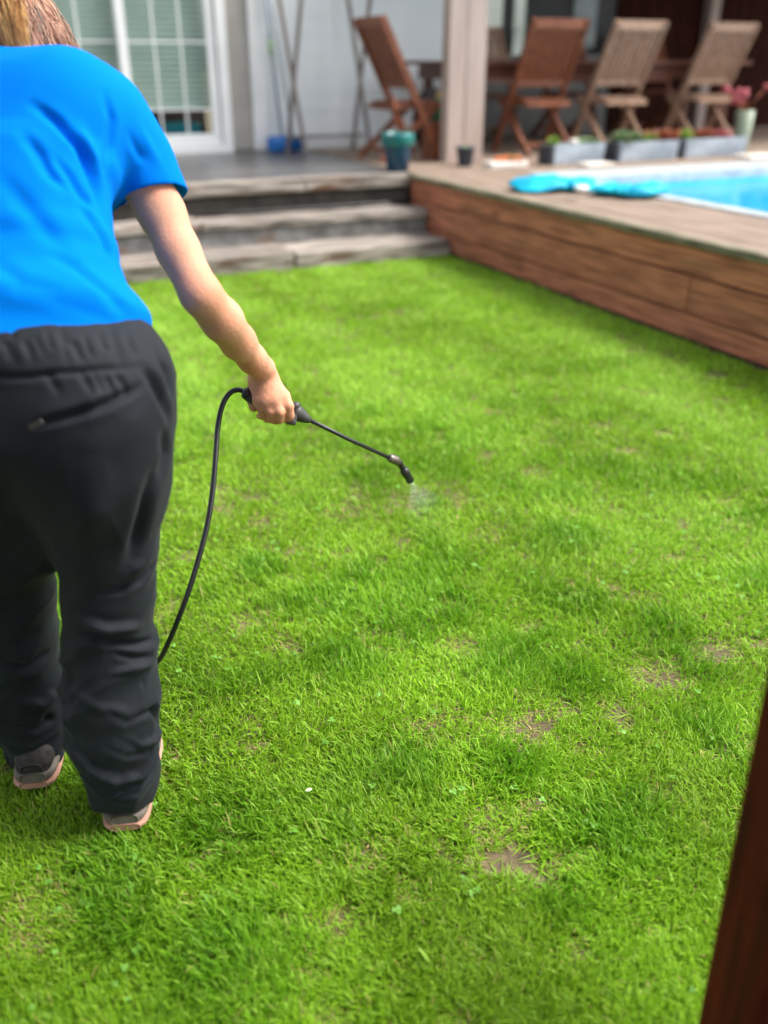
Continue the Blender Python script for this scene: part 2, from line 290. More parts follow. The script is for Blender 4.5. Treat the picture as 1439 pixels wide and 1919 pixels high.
# ---------------------------------------------------------------- house
hs_ = empty('house', (2.5, WY, DZ), label='white timber house with sliding glass doors behind the patio', cat='house')
HL = (-2.5, -WY, -DZ)
LX, RX = -6.0, 4.95       # left wall range
m = MB()
def clap(mb, x0, x1, z0, z1, y):
    z = z0
    while z < z1 - .01:
        e = min(z + .16, z1); b = bmesh.new()
        vs = [b.verts.new(v) for v in ((x0, y - .006, z), (x1, y - .006, z), (x1, y - .002, e), (x0, y - .002, e), (x0, y + .1, z), (x1, y + .1, z), (x1, y + .1, e), (x0, y + .1, e))]
        for f in ((0, 1, 2, 3), (4, 7, 6, 5), (0, 4, 5, 1), (3, 2, 6, 7), (0, 3, 7, 4), (1, 5, 6, 2)): b.faces.new([vs[i] for i in f])
        mb._add(b); z = e
clap(m, 2.86, RX, DZ + .01, 3.4, WY + .02); clap(m, LX, -.6, DZ + .01, 3.4, WY + .02); m.box(-.6, 2.52, WY, WY + .12, 2.75, 3.4)
m.build('wall', M['siding'], hs_, HL)
m = MB(); m.box(RX, RX + .1, WY - .05, RY, DZ, 3.4); m.box(RX + .1, 7.1, RY, RY + .1, 2.72, 3.4); m.build('return_wall', M['siding'], hs_, HL)
m = MB(); m.box(2.50, 2.70, WY - .02, WY + .1, DZ + .02, 3.4, .004); m.build('panel', M['greige'], hs_, HL)
m = MB(); m.box(2.703, 2.845, WY - .06, WY + .1, DZ + .01, 3.4, .006); m.box(2.85, RX - .01, WY - .035, WY + .0, DZ, DZ + .09, .004); m.build('corner_board', M['white'], hs_, HL)
# sliding door: frame, two leaves with muntins, glass, blinds behind
m = MB(); m.box(-.6, 2.498, WY - .05, WY + .1, DZ, DZ + .07, .004); m.box(-.6, 2.498, WY - .05, WY + .1, 2.66, 2.75, .004); m.box(2.41, 2.498, WY - .05, WY + .1, DZ + .07, 2.66, .004); m.box(-.6, -.52, WY - .05, WY + .1, DZ + .07, 2.66, .004)
df = m.build('sliding_door', M['white'], hs_, HL)
def leaf_frame(x0, x1, y):
    m = MB(); z0, z1 = DZ + .075, 2.655
    m.box(x0, x0 + .075, y, y + .04, z0, z1, .003); m.box(x1 - .075, x1, y, y + .04, z0, z1, .003); m.box(x0 + .076, x1 - .076, y, y + .04, z0, z0 + .09, .003); m.box(x0 + .076, x1 - .076, y, y + .04, z1 - .08, z1, .003)
    n = 3
    for k in range(1, n): xx = x0 + .075 + (x1 - x0 - .15) * k / n; m.box(xx - .007, xx + .007, y + .004, y + .034, z0 + .09, z1 - .08)
    for zz in (DZ + .37, DZ + .91, DZ + 1.45): m.box(x0 + .076, x1 - .076, y + .007, y + .031, zz - .007, zz + .007)
    fo = m.build('leaf_frame', M['white'], df)
    g = MB(); g.quad(x0 + .05, x1 - .05, y + .018, z0 + .05, z1 - .05); g.build('glass_pane', M['pane'], df)
leaf_frame(1.56, 2.40, WY - .02); leaf_frame(.55, 1.63, WY + .04); leaf_frame(-.51, .60, WY - .02)
m = MB(); z = DZ + .40
while z < 2.7:
    m.box(-.5, 2.4, WY + .12, WY + .165, z, z + .004, 0, Matrix.Translation((0, WY + .14, z)) @ Matrix.Rotation(R_(48), 4, 'X') @ Matrix.Translation((0, -WY - .14, -z))); z += .046
m.box(-.5, 2.4, WY + .125, WY + .165, DZ + .375, DZ + .398); m.build('blind', M['blind'], df)
m = MB(); m.box(-.6, 2.5, WY + .9, WY + .95, DZ, 3.0); m.box(-.6, 2.5, WY + .12, WY + .9, DZ - .02, DZ + .01); m.build('interior', M['inner_dark'], hs_, HL)
m = MB(); m.box(1.3, 1.85, WY + .3, WY + .55, DZ + .02, DZ + .26, .02); m.build('storage_box', mat('box_brown', srgb(86, 74, 64), rough=.7), hs_, HL)
m = MB(); m.box(1.95, 2.3, WY + .3, WY + .6, DZ + .05, DZ + .24, .03); m.build('cushion', mat('teal_cushion', srgb(20, 140, 160), rough=.8), hs_, HL)
# right back wall of the covered patio: windows, curtain, then dark timber
m = MB(); m.box(RX + .1, 7.3, RY, RY + .1, DZ, DZ + .82); m.build('low_wall', mat('grey_render', srgb(150, 152, 150), srgb(136, 138, 138), rough=.8), hs_, HL)
m = MB()
for x0, x1 in ((RX + .1, 5.52), (5.86, 5.95), (6.15, 6.72), (7.0, 7.3)): m.box(x0, x1, RY, RY + .1, DZ + .823, 2.72, .004)
m.build('window_frame', mat('charcoal_frame', srgb(52, 56, 58), srgb(38, 42, 44), rough=.5), hs_, HL)
m = MB(); m.quad(RX + .12, 7.28, RY + .05, DZ + .83, 2.72); m.build('window_glass', M['pane'], hs_, HL)
b = bmesh.new(); V = []; 
for i in range(61): V.append((6.70 + .32 * i / 60, RY - .03 + .018 * math.sin(i * .75)))
vs = [[b.verts.new((x, y, zz)) for (x, y) in V] for zz in (DZ + .9, 2.7)]
for i in range(60): b.faces.new((vs[0][i], vs[0][i + 1], vs[1][i + 1], vs[1][i]))
m = MB(); m._add(b); m.build('curtain', M['curtain'], hs_, HL, smooth=True)
# bright white room / sheer seen through the windows
m = MB(); m.box(5.2, 7.2, RY + .9, RY + .95, DZ, 2.9); m.box(5.2, 7.2, RY + .12, RY + .9, DZ + .5, DZ + .52); m.build('inner_wall', M['white'], hs_, HL)
m = MB(); m.box(7.3, 12.2, RY, RY + .1, DZ, 3.4)
x = 7.3
while x < 12.1: m.box(x + .004, x + .146, RY - .024, RY - .002, DZ, 3.4, .004); x += .15
m.build('dark_wall', M['dark_wood'], hs_, HL)
m = MB(); m.box(3.7, 12.4, 7.0, RY + .2, 2.86, 3.0); m.box(3.7, 12.4, 6.98, 7.12, 2.66, 2.858); m.build('patio_roof', M['greige'], hs_, HL)
m = MB(); m.box(-6.3, 3.69, WY - .35, WY + 4, 3.4, 3.52); m.build('roof', M['white'], hs_, HL)
m = MB(); m.box(8.55, 8.68, RY - .16, RY - .03, DZ, 2.86, .004); m.build('wall_post', M['pillar'], hs_, HL)
# potted plant on the sill inside
def plant_pot(name, loc, label, leafm, potm, L=.16, n=26, wd=.014, up=1.2, r=.07, h=.12):
    e = empty(name, loc, label=label, cat='potted plant')
    MB().lathe([(r * .7, 0), (r * .75, .004), (r, h * .9), (r * 1.08, h * .9), (r * 1.08, h), (r * .9, h), (r * .88, h - .02)]).build('pot', potm, e)
    m = MB()
    for k in range(n):
        a = random.uniform(0, 6.28); m.leaf((random.uniform(-.3, .3) * r, random.uniform(-.3, .3) * r, h - .02), (math.cos(a), math.sin(a), up * random.uniform(.4, 1.5)), L * random.uniform(.6, 1.1), wd * random.uniform(.7, 1.3), random.uniform(.1, .6))
    m.build('foliage', leafm, e); return e
plant_pot('houseplant', (5.62, RY + .3, DZ + .82), 'dark green houseplant seen through the window right of the pillar', M['green'], M['cream'], L=.32, n=40, wd=.03)
plant_pot('houseplant', (6.05, RY + .3, DZ + .82), 'dark green houseplant behind glass above the left oiled chair', M['green'], M['cream'], L=.3, n=30, wd=.03)
# pillar
pi_ = empty('pillar', (4.0, 7.15, DZ), label='tall beige boxed pillar standing at the corner of the pool deck', cat='pillar')
m = MB(); m.box(-.165, .175, -.02, .1, 0, 2.37, .004); m.build('shaft', M['pillar'], pi_)
m = MB(); m.box(-.01, .01, -.0235, -.021, .0, 2.37); m.build('cover_strip', mat('strip', srgb(150, 133, 124), rough=.6), pi_)
# ---------------------------------------------------------------- teak furniture
def make_chair(mt, label, seed=0):
    e = empty('folding_chair', label=label, cat='chair', group='teak folding chairs on the patio')
    w2 = .25
    foot, top = Vector((0, .22, 0)), Vector((0, -.30, 1.03))
    def pp(z): t = z / 1.03; return foot.lerp(top, t)
    for s in (-1, 1):
        m = MB(); a = pp(0); b_ = pp(.5); c = pp(.5) + (top - pp(.5)) * 1.0; c.y -= 0; m.bar((s * w2, a.y, a.z), (s * w2, c.y, c.z), .030, .055); m.build('post', mt, e)
        m = MB(); m.bar((s * (w2 - .03), -.30, 0), (s * (w2 - .03), .20, .43), .028, .052); m.build('leg', mt, e)
    m = MB(); t = pp(1.0); m.bar((-w2 + .014, t.y, t.z), (w2 - .014, t.y, t.z), .024, .075, side=(0, 1, 0)); m.build('top_rail', mt, e)
    m = MB(); t = pp(.56); m.bar((-w2 + .014, t.y, t.z), (w2 - .014, t.y, t.z), .024, .055, side=(0, 1, 0)); m.build('back_rail', mt, e)
    for k in range(9):
        x = (-w2 + .04) + (2 * w2 - .08) * k / 8; a, c = pp(.588), pp(.965); m = MB(); m.bar((x, a.y, a.z), (x, c.y, c.z), .040, .014, bev=.002); m.build('back_slat', mt, e)
    m = MB()
    for k in range(8): yy = -.17 + .052 * k; m.box(-w2 + .035, w2 - .035, yy, yy + .042, .425, .441, .003)
    m.build('seat', mt, e)
    for s in (-1, 1): m = MB(); m.box(s * (w2 - .045) - .011, s * (w2 - .045) + .011, -.19, .25, .39, .4225, .003); m.build('seat_rail', mt, e)
    m = MB(); m.bar((-w2 + .04, -.21, .40), (w2 - .04, -.21, .40), .02, .04, side=(0, 1, 0)); m.build('stretcher', mt, e); m = MB(); m.bar((-w2 + .03, -.235, .085), (w2 - .03, -.235, .085), .02, .035, side=(0, 1, 0)); m.build('stretcher', mt, e)
    return e
def put(c, x, y, rz, label=None):
    c.location = (x, y, DZ + .003); c.rotation_euler = (0, 0, rz); c.scale = (1.06, 1.06, 1.04)
    if label: c['label'] = label
ch_red = make_chair(M['teak_red'], 'reddish brown folding chair seen from behind, nearest the pillar on its right')
ch_gry = make_chair(M['teak_grey'], 'weathered grey folding chair in the middle of the three near ones')
put(ch_red, 4.98, 7.60, 0); put(ch_gry, 5.83, 7.60, 0)
c = copy_tree(ch_gry); put(c, 6.98, 7.68, R_(-1), 'weathered grey folding chair furthest right, behind the pink flowers')
c = copy_tree(ch_red); put(c, 3.66, 7.60, R_(-90), 'reddish folding chair turned sideways behind the teal rimmed pot, left of the pillar')
c = copy_tree(ch_gry); put(c, 4.62, 9.05, R_(180), 'pale chair across the table, half hidden by the pillar, on its left')
c = copy_tree(ch_gry); put(c, 5.36, 9.05, R_(180), 'pale chair across the table, just to the right of the pillar')
c = copy_tree(ch_red); put(c, 6.32, 9.0, R_(178), 'reddish chair across the table, mostly hidden behind the middle grey chair')
c = copy_tree(ch_red); put(c, 7.40, 9.0, R_(176), 'reddish chair across the table, rightmost of the far row')
tb = empty('dining_table', (5.6, 8.15, DZ), label='long dark brown teak dining table behind the high backed chairs', cat='table')
m = MB()
for k in range(8): m.box(-1.45, 2.0, -.44 + .11 * k, -.44 + .11 * k + .104, .728, .765, .004)
m.build('tabletop', M['table'], tb)
m = MB(); m.box(-1.35, 1.9, -.36, -.335, .61, .726, .002); m.box(-1.35, 1.9, .335, .36, .61, .726, .002); m.box(-1.35, -1.325, -.334, .334, .61, .726); m.box(1.875, 1.9, -.334, .334, .61, .726); m.build('apron', M['table'], tb)
for sx, sy in ((-1.28, -.29), (-1.28, .29), (1.83, -.29), (1.83, .29)): m = MB(); m.box(sx - .035, sx + .035, sy - .035, sy + .035, 0, .608, .005); m.build('leg', M['table'], tb)
# black bag with a bottle beside the side-on chair
m = MB(); m.blob((0, 0, .28), .19, 3, (.9, .7, 1.45), .03); tag(m.build('bag', mat('black_fabric', (.02, .02, .022), rough=.8), loc=(4.05, 7.85, DZ)), 'black fabric bag standing behind the side-on chair left of the pillar', 'bag')
bo = empty('bottle', (3.90, 7.42, DZ + .30), label='small green bottle with yellow cap in front of the black bag', cat='bottle')
MB().lathe([(.028, 0), (.036, .005), (.036, .13), (.018, .17), (.018, .19)]).build('body', M['label_green'], bo)
MB().lathe([(.02, .19), (.02, .22)]).build('cap', mat('yellow_cap', srgb(214, 170, 60), rough=.4), bo)
m = MB(); m.box(-.12, .12, -.1, .1, 0, .30, .01); tag(m.build('stool', M['teak_red'], loc=(3.93, 7.45, DZ)), 'small brown wooden stool under the green bottle', 'stool')
# ---------------------------------------------------------------- folding rack against the wall
rk = empty('folding_rack', (3.3, 8.5, DZ), label='grey folded wooden rack with crossed legs standing against the white wall', cat='rack')
def rb(n, a, b, w_=.032): m = MB(); m.bar((a[0] - 3.3, a[1] - 8.5, a[2] - DZ), (b[0] - 3.3, b[1] - 8.5, b[2] - DZ), w_, .022, side=(1, 0, 0)); m.build(n, M['rack_wood'], rk)
for x0, dxx in ((2.99, 0), (3.64, .02)):
    rb('upright', (x0 - .10, 8.62, 2.05), (x0 + .06, 8.38, DZ), .036); rb('upright', (x0 + .16, 8.50, 2.05), (x0 - .07, 8.52, DZ), .036)
rb('crossbar', (2.95, 8.455, DZ + .12), (3.70, 8.455, DZ + .12), .03)
m = MB(); m.bar((-.35, -.045, .14), (.36, -.045, .14), .03, .05, side=(0, 0, 1)); m.build('shelf', M['rack_wood'], rk)
# broom and dustpan
br = empty('broom', (2.93, 8.62, DZ), label='long handled broom with wide blue head leaning by the white corner board', cat='broom')
m = MB(); m.tube([(-.02, 0, .13), (-.085, .14, 1.45)], .014, 10); m.build('handle', mat('grey_blue_handle', srgb(120, 138, 158), rough=.4), br)
m = MB(); m.box(-.17, .17, -.08, .05, .005, .145, .045); m.build('head', M['blue_plastic'], br)
m = MB(); m.tube([(-.055, .073, .80), (-.062, .087, .93)], .02, 10); m.build('grip', mat('green_grip', srgb(130, 170, 110), rough=.5), br)
mp_ = empty('mop', (3.0, 8.66, DZ), label='thin grey pole leaning on the wall beside the blue broom', cat='pole')
m = MB(); m.tube([(.05, 0, .02), (-.14, .12, 1.6)], .011, 8); m.build('shaft', mat('pale_pole', srgb(150, 160, 168), rough=.4), mp_)
# ---------------------------------------------------------------- pots and planters
tp = empty('flower_pot', (3.16, 6.655, DZ), label='large blue glazed pot with teal rim and thin stems at the patio edge', cat='plant pot')
MB().lathe([(.075, 0), (.082, .004), (.105, .185), (.104, .19)]).build('body', M['navy'], tp)
MB().lathe([(.106, .186), (.122, .192), (.128, .27), (.122, .28), (.108, .275), (.104, .24), (0.01, .24)]).build('rim', M['teal'], tp)
m = MB(); m.tube([(0, 0, .24), (-.01, .01, .40), (-.03, .0, .52)], .006, 6); m.tube([(.02, 0, .24), (.05, 0, .36)], .004, 6)
for k in range(7): m.leaf((-.01, 0, .3 + .01 * k), (math.cos(k * 2.1), math.sin(k * 2.1), .6), .05, .008)
m.build('stem', M['rust'], tp)
plant_pot('flower_pot', (3.84, 6.82, DZ), 'small dark slate pot with a tiny sprout in front of the beige pillar', M['lime'], M['dark_pot'], L=.06, n=8, wd=.01, r=.072, h=.15)
ty = empty('tray', (4.10, 6.62, DZ), label='white shallow tray of orange succulents on the deck right of the small dark pot', cat='tray')
MB().box(-.17, .17, -.07, .07, 0, .045, .01).build('dish', M['cream'], ty)
m = MB()
for k in range(9): m.blob((random.uniform(-.13, .12), random.uniform(-.04, .04), .06), random.uniform(.018, .032), 2, (1, 1, .8), .12)
m.build('succulent', M['orange'], ty)
m = MB()
for k in range(26): a = random.uniform(0, 6.28); m.leaf((random.uniform(.0, .1), random.uniform(-.03, .03), .05), (math.cos(a), math.sin(a), 1), random.uniform(.05, .1), .01)
m.build('foliage', mat('yellow_leaf', srgb(196, 160, 76), srgb(190, 110, 60), rough=.6), ty)
def planter(x0, x1, y, label, plants):
    e = empty('planter', ((x0 + x1) / 2, y, DZ), label=label, cat='planter', group='grey zinc troughs along the pool')
    L2 = (x1 - x0) / 2; hh = .155; d = .085
    m = MB(); b = bmesh.new(); t = .014
    o_ = [(-L2, -d), (L2, -d), (L2, d), (-L2, d)]; lo_ = [b.verts.new((x * .965, yy * .85, .004)) for x, yy in o_]; hi_ = [b.verts.new((x, yy, hh)) for x, yy in o_]; hi2 = [b.verts.new((x - math.copysign(t, x), yy - math.copysign(t, yy), hh)) for x, yy in o_]; lo2 = [b.verts.new((x - math.copysign(t, x), yy - math.copysign(t, yy), hh - .03)) for x, yy in o_]
    b.faces.new(lo_[::-1]); b.faces.new(lo2)
    for i in range(4):
        j = (i + 1) % 4; b.faces.new((lo_[i], lo_[j], hi_[j], hi_[i])); b.faces.new((hi_[i], hi_[j], hi2[j], hi2[i])); b.faces.new((hi2[i], hi2[j], lo2[j], lo2[i]))
    m._add(b); m.build('trough', M['zinc'], e)
    MB().box(-L2 - .012, -L2 + .028, -d - .006, d + .006, .0, hh - .004, .004).build('end_cap', M['zinc_dark'], e)
    MB().box(-L2 + .03, L2 - .02, -d + .02, d - .02, .09, hh - .012).build('soil', M['soil'], e)
    for (fx, kind, r, mm) in plants:
        m = MB(); cx_ = -L2 + 2 * L2 * fx
        if kind == 'ball':
            for k in range(70):
                a = random.uniform(0, 6.28); el = random.uniform(.1, 1.4); m.leaf((cx_, 0, hh - .01), (math.cos(a) * math.cos(el), math.sin(a) * math.cos(el), math.sin(el)), r * random.uniform(.8, 1.1), r * .16, .15)
        elif kind == 'rock': m.blob((cx_, 0, hh + r * .3), r, 2, (1.2, .8, .7), .15)
        else:
            for k in range(int(60 * r / .06)):
                a = random.uniform(0, 6.28); bx = cx_ + random.gauss(0, r * .6); m.leaf((bx, random.uniform(-.04, .04), hh - .01), (math.cos(a) * .5, math.sin(a) * .5, 1), random.uniform(.4, 1.) * r * 1.4, .009, .3)
        m.build('rock' if kind == 'rock' else 'succulent', mm, e)
    return e
planter(4.50, 5.03, 6.66, 'grey zinc trough at the left of the row, one lime succulent in it', [(.12, 'ball', .09, M['lime']), (.5, 'rock', .035, M['stone']), (.8, 'tuft', .07, M['sage'])])
planter(5.14, 5.79, 6.64, 'grey zinc trough in the middle of the row, crowded with sage succulents', [(.14, 'ball', .13, M['sage']), (.36, 'ball', .11, M['sage']), (.58, 'tuft', .09, M['lime']), (.68, 'rock', .03, M['stone']), (.84, 'tuft', .12, M['rust'])])
planter(5.87, 6.60, 6.68, 'grey zinc trough at the right end of the row beside the pale vase', [(.12, 'ball', .11, M['lime']), (.4, 'tuft', .11, M['rust']), (.66, 'tuft', .09, M['pink'])])
vs_ = empty('flower_vase', (6.72, 6.80, DZ), label='tall pale green vase holding pink flowers at the right end of the troughs', cat='vase')
MB().lathe([(.06, 0), (.065, .005), (.08, .36), (.072, .362), (.066, .3)]).build('body', mat('pale_green_ceramic', srgb(142, 152, 130), srgb(126, 138, 116), rough=.35), vs_)
m = MB(); m2 = MB()
for k in range(13):
    a = random.uniform(2.2, 4.2) if k < 8 else random.uniform(0, 6.28); L = random.uniform(.16, .34); p1 = Vector((.02 * math.cos(a), .02 * math.sin(a), .34)); p2 = p1 + Vector((math.cos(a) * L * .75, math.sin(a) * L * .3, L * .6)); m.tube([p1, p1.lerp(p2, .5) + Vector((0, 0, .03)), p2], .004, 5)
    m2 = MB()
    for q in range(6): m2.blob(p2 + Vector([random.uniform(-.016, .016) for _ in range(3)]), random.uniform(.016, .024), 1, (1, 1, 1), .2)
    m2.build('flower', M['pink'], vs_)
m.build('stem', M['rust'], vs_)
def slab(loc, sx, sy, label): m = MB(); m.box(-sx, sx, -sy, sy, 0, .022, .006); o = m.build('paving_slab', M['stone'], loc=loc); tag(o, label, 'slab')
slab((4.80, 6.38, DZ + .004), .14, .09, 'small white flat stone on the deck in front of the left trough')
slab((6.52, 6.36, DZ + .004), .20, .12, 'larger white flat stone on the deck by the right trough')
# turquoise vinyl on the pool corner: crumpled folded sheets
def crumple(name, pts, wd, loc, label, hgt=.045, seed=1):
    n, k = 60, 14; V = []; Fc = []; P = [Vector(p) for p in pts]
    def at(t): t = t * (len(P) - 1); i = min(int(t), len(P) - 2); return P[i].lerp(P[i + 1], t - i)
    for i in range(n + 1):
        t = i / n; c = at(t); dr = (at(min(1, t + .02)) - at(max(0, t - .02))).normalized(); sdv = Vector((-dr.y, dr.x, 0)); ww = wd * (.55 + .6 * vnoise([[t * 5 + seed, 0, 0]], 1)[0]) * min(1, 6 * t + .25, 6 * (1 - t) + .25)
        for j in range(k):
            a = 2 * math.pi * j / k; nz = vnoise([[t * 14 + seed * 3, math.cos(a) * 1.2, math.sin(a) * 1.2]], 1)[0]
            p = c + sdv * math.cos(a) * ww * (.8 + .4 * nz); z = max(0, hgt * (.55 + .9 * nz) * (math.sin(a) * .6 + .55)) * min(1, 8 * t + .2, 8 * (1 - t) + .2); V.append((p.x, p.y, z))
    for i in range(n):
        for j in range(k): Fc.append((i * k + j, i * k + (j + 1) % k, (i + 1) * k + (j + 1) % k, (i + 1) * k + j))
    Fc.append(tuple(range(k))[::-1]); Fc.append(tuple(n * k + j for j in range(k)))
    o = mesh_np(name, V, Fc, M['turq'], smooth=True, loc=loc); tag(o, label, 'pool toy'); return o
a1 = [Zp(x, y, DZ) for x, y in ((992, 364), (1020, 352), (1060, 356), (1108, 360))]; a2 = [Zp(x, y, DZ) for x, y in ((1122, 362), (1150, 368), (1195, 372), (1236, 362))]
crumple('pool_float', [(p[0] - a1[0][0], p[1] - a1[0][1], 0) for p in a1], .20, (a1[0][0], a1[0][1], DZ + .012), 'crumpled turquoise vinyl float lying on the left corner of the pool, white valve on it', .05, 3)
crumple('pool_float', [(p[0] - a2[0][0], p[1] - a2[0][1], 0) for p in a2], .16, (a2[0][0], a2[0][1], DZ + .014), 'crumpled turquoise vinyl float hanging towards the pool water, right of the other', .05, 9)
vp = Zp(1090, 352, DZ + .07); m = MB(); m.blob((0, 0, 0), .04, 2, (1.2, 1, .5), .05); vo = m.build('valve', M['white'], bpy.data.objects['pool_float'], (vp[0] - a1[0][0], vp[1] - a1[0][1], .055))
# near post, right foreground
pA, pB = W(1439, 1270, .70), W(1312, 1919, .70); dr = Vector(pB - pA).normalized(); base = Vector(pB) + dr * ((pB[2] + .0) / -dr.z); topp = Vector(pA) - dr * ((1.9 - pA[2]) / -dr.z)
bw_, tw_ = Vector(l2w(base)), Vector(l2w(topp)); Rv = Vector((cyw, -syw, 0)); 
np_ = empty('wooden_post', bw_, label='dark red brown timber post standing in the right foreground beside the lawn', cat='post')
m = MB(); d_ = tw_ - bw_; off = Rv * .092
m.bar(off + Vector((0, 0, -.02)), off + d_, .13, .13, side=Rv, bev=.01); m.build('shaft', M['near_post'], np_)
vr = MB(); vr.box(-2.6, 2.6, -3.4, .78, 2.42, 2.52); vr.box(-2.6, 2.6, .68, .78, 2.28, 2.418)  # unseen slab added overhead to keep light off the near lawn and trousers
vo = vr.build('unseen_shade_slab', M['dark_wood']); vo.rotation_euler = (0, 0, -YAW); tag(vo, kind='structure')
# ================================================================ PERSON (implicit surfaces meshed in the heading frame)
class Field:
    def __init__(s, lo, hi, h):
        s.lo = np.array(lo, float); s.h = h; s.n = np.ceil((np.array(hi) - s.lo) / h).astype(int) + 1; s.f = np.full(s.n, 1.0, np.float32)
    def sub(s, lo, hi):
        a = np.clip(np.floor((lo - s.lo) / s.h).astype(int), 0, s.n - 1); b = np.clip(np.ceil((hi - s.lo) / s.h).astype(int) + 1, 1, s.n)
        if (b <= a).any(): return None
        ax = [(s.lo[i] + np.arange(a[i], b[i]) * s.h).astype(np.float32) for i in range(3)]
        return tuple(slice(a[i], b[i]) for i in range(3)), np.meshgrid(*ax, indexing='ij', sparse=True)
    def seg(s, A, B, ra, rb, side=(1, 0, 0), fa=1, fb=None, k=.02, off=0, op='add', cut=None, pad=None, ce=1.0):
        A, B = np.array(A, float), np.array(B, float); fb = fa if fb is None else fb; mr = max(ra, rb) * max(1, fa, fb) + off + k + .012 if pad is None else pad
        r = s.sub(np.minimum(A, B) - mr, np.maximum(A, B) + mr)
        if r is None: return
        sl_, (X, Y, Z) = r; d = B - A; L2 = max(d @ d, 1e-9); L = math.sqrt(L2); dn = d / L
        sd_ = np.array(side, float); sd_ = sd_ - dn * (sd_ @ dn); sd_ /= np.linalg.norm(sd_); up = np.cross(dn, sd_)
        qx, qy, qz = X - A[0], Y - A[1], Z - A[2]; t = np.clip((qx * d[0] + qy * d[1] + qz * d[2]) / L2, 0, 1)
        wx, wy, wz = qx - t * d[0], qy - t * d[1], qz - t * d[2]
        u = wx * sd_[0] + wy * sd_[1] + wz * sd_[2]; v = wx * up[0] + wy * up[1] + wz * up[2]; e = wx * dn[0] + wy * dn[1] + wz * dn[2]
        fl = fa + (fb - fa) * t; val = (np.sqrt(u * u + (v / fl) ** 2 + (e * ce) ** 2) - (ra + (rb - ra) * t)) * np.minimum(fl, 1) - off
        if cut is not None: c, nn = cut; val = np.maximum(val, (X - c[0]) * nn[0] + (Y - c[1]) * nn[1] + (Z - c[2]) * nn[2])
        g_ = s.f[sl_]
        if op == 'add': hh = np.maximum(k - np.abs(g_ - val), 0) / k; s.f[sl_] = np.minimum(g_, val) - hh * hh * k * .25
        else: hh = np.maximum(k - np.abs(g_ + val), 0) / k; s.f[sl_] = np.maximum(g_, -val) + hh * hh * k * .25
    def mesh(s):
        f = s.f; ins = f < 0; c = np.zeros(tuple(s.n - 1), np.int8)
        for i in (0, 1):
            for j in (0, 1):
                for k in (0, 1): c += ins[i:s.n[0] - 1 + i, j:s.n[1] - 1 + j, k:s.n[2] - 1 + k]
        act = np.argwhere((c > 0) & (c < 8)); idx = np.full(c.shape, -1, np.int32); idx[tuple(act.T)] = np.arange(len(act))
        acc = np.zeros((len(act), 3)); cnt = np.zeros(len(act)); cor = [(i, j, k) for i in (0, 1) for j in (0, 1) for k in (0, 1)]
        vals = {q: f[act[:, 0] + q[0], act[:, 1] + q[1], act[:, 2] + q[2]] for q in cor}
        for q in cor:
            for ax in range(3):
                if q[ax] == 0:
                    q2 = list(q); q2[ax] = 1; q2 = tuple(q2); a, b = vals[q], vals[q2]; m_ = (a < 0) != (b < 0); t = a[m_] / (a[m_] - b[m_]); p = np.tile(np.array(q, float), (m_.sum(), 1)); p[:, ax] = t; acc[m_] += p; cnt[m_] += 1
        V = s.lo + (act + acc / cnt[:, None]) * s.h; Q = []
        for ax in range(3):
            o1, o2 = (ax + 1) % 3, (ax + 2) % 3; s0 = [slice(None)] * 3; s1 = [slice(None)] * 3; s0[ax] = slice(0, -1); s1[ax] = slice(1, None)
            e = np.argwhere(ins[tuple(s0)] != ins[tuple(s1)]); e = e[(e[:, o1] > 0) & (e[:, o2] > 0) & (e[:, o1] < s.n[o1] - 1) & (e[:, o2] < s.n[o2] - 1)]
            fl = ins[tuple(e.T)]; q = []
            for (da, db) in ((0, 0), (-1, 0), (-1, -1), (0, -1)): z = e.copy(); z[:, o1] += da; z[:, o2] += db; q.append(idx[tuple(z.T)])
            q = np.stack(q, 1); q[~fl] = q[~fl][:, ::-1]; Q.append(q)
        Q = np.concatenate(Q); return V, Q[(Q >= 0).all(1)]
def vnormals(V, Q):
    n = np.cross(V[Q[:, 2]] - V[Q[:, 0]], V[Q[:, 3]] - V[Q[:, 1]]); N = np.zeros_like(V)
    for i in range(4): np.add.at(N, Q[:, i], n)
    return N / np.maximum(np.linalg.norm(N, axis=1), 1e-12)[:, None]
def lap(V, Q, it=2, a=.5):
    E_ = np.concatenate([Q[:, [0, 1]], Q[:, [1, 2]], Q[:, [2, 3]], Q[:, [3, 0]]])
    for _ in range(it):
        s = np.zeros_like(V); c = np.zeros(len(V)); np.add.at(s, E_[:, 0], V[E_[:, 1]]); np.add.at(c, E_[:, 0], 1); V = V + a * (s / np.maximum(c, 1)[:, None] - V)
    return V
def snapper(V):
    q = V - np.array([0, 0, H]); dz = q[:, 1] * cp - q[:, 2] * sp; X_ = CX + F * q[:, 0] / dz; Y_ = CY - F * (q[:, 1] * sp + q[:, 2] * cp) / dz
    def g(pts):
        out = []
        pp_ = []
        for a, b_ in zip(pts[:-1], pts[1:]): pp_ += [a, ((a[0] + b_[0]) / 2, (a[1] + b_[1]) / 2)]
        for (x, y) in pp_ + [pts[-1]]:
            k = np.where((np.abs(X_ - x) < 9) & (np.abs(Y_ - y) < 9))[0]
            if len(k): d_ = dz[k]; k = k[d_ < d_.min() + .03]; out.append(V[k].mean(0))
        return out if len(out) > 1 else [np.array([9., 9, 9]), np.array([9., 9, 9.1])]
    return g
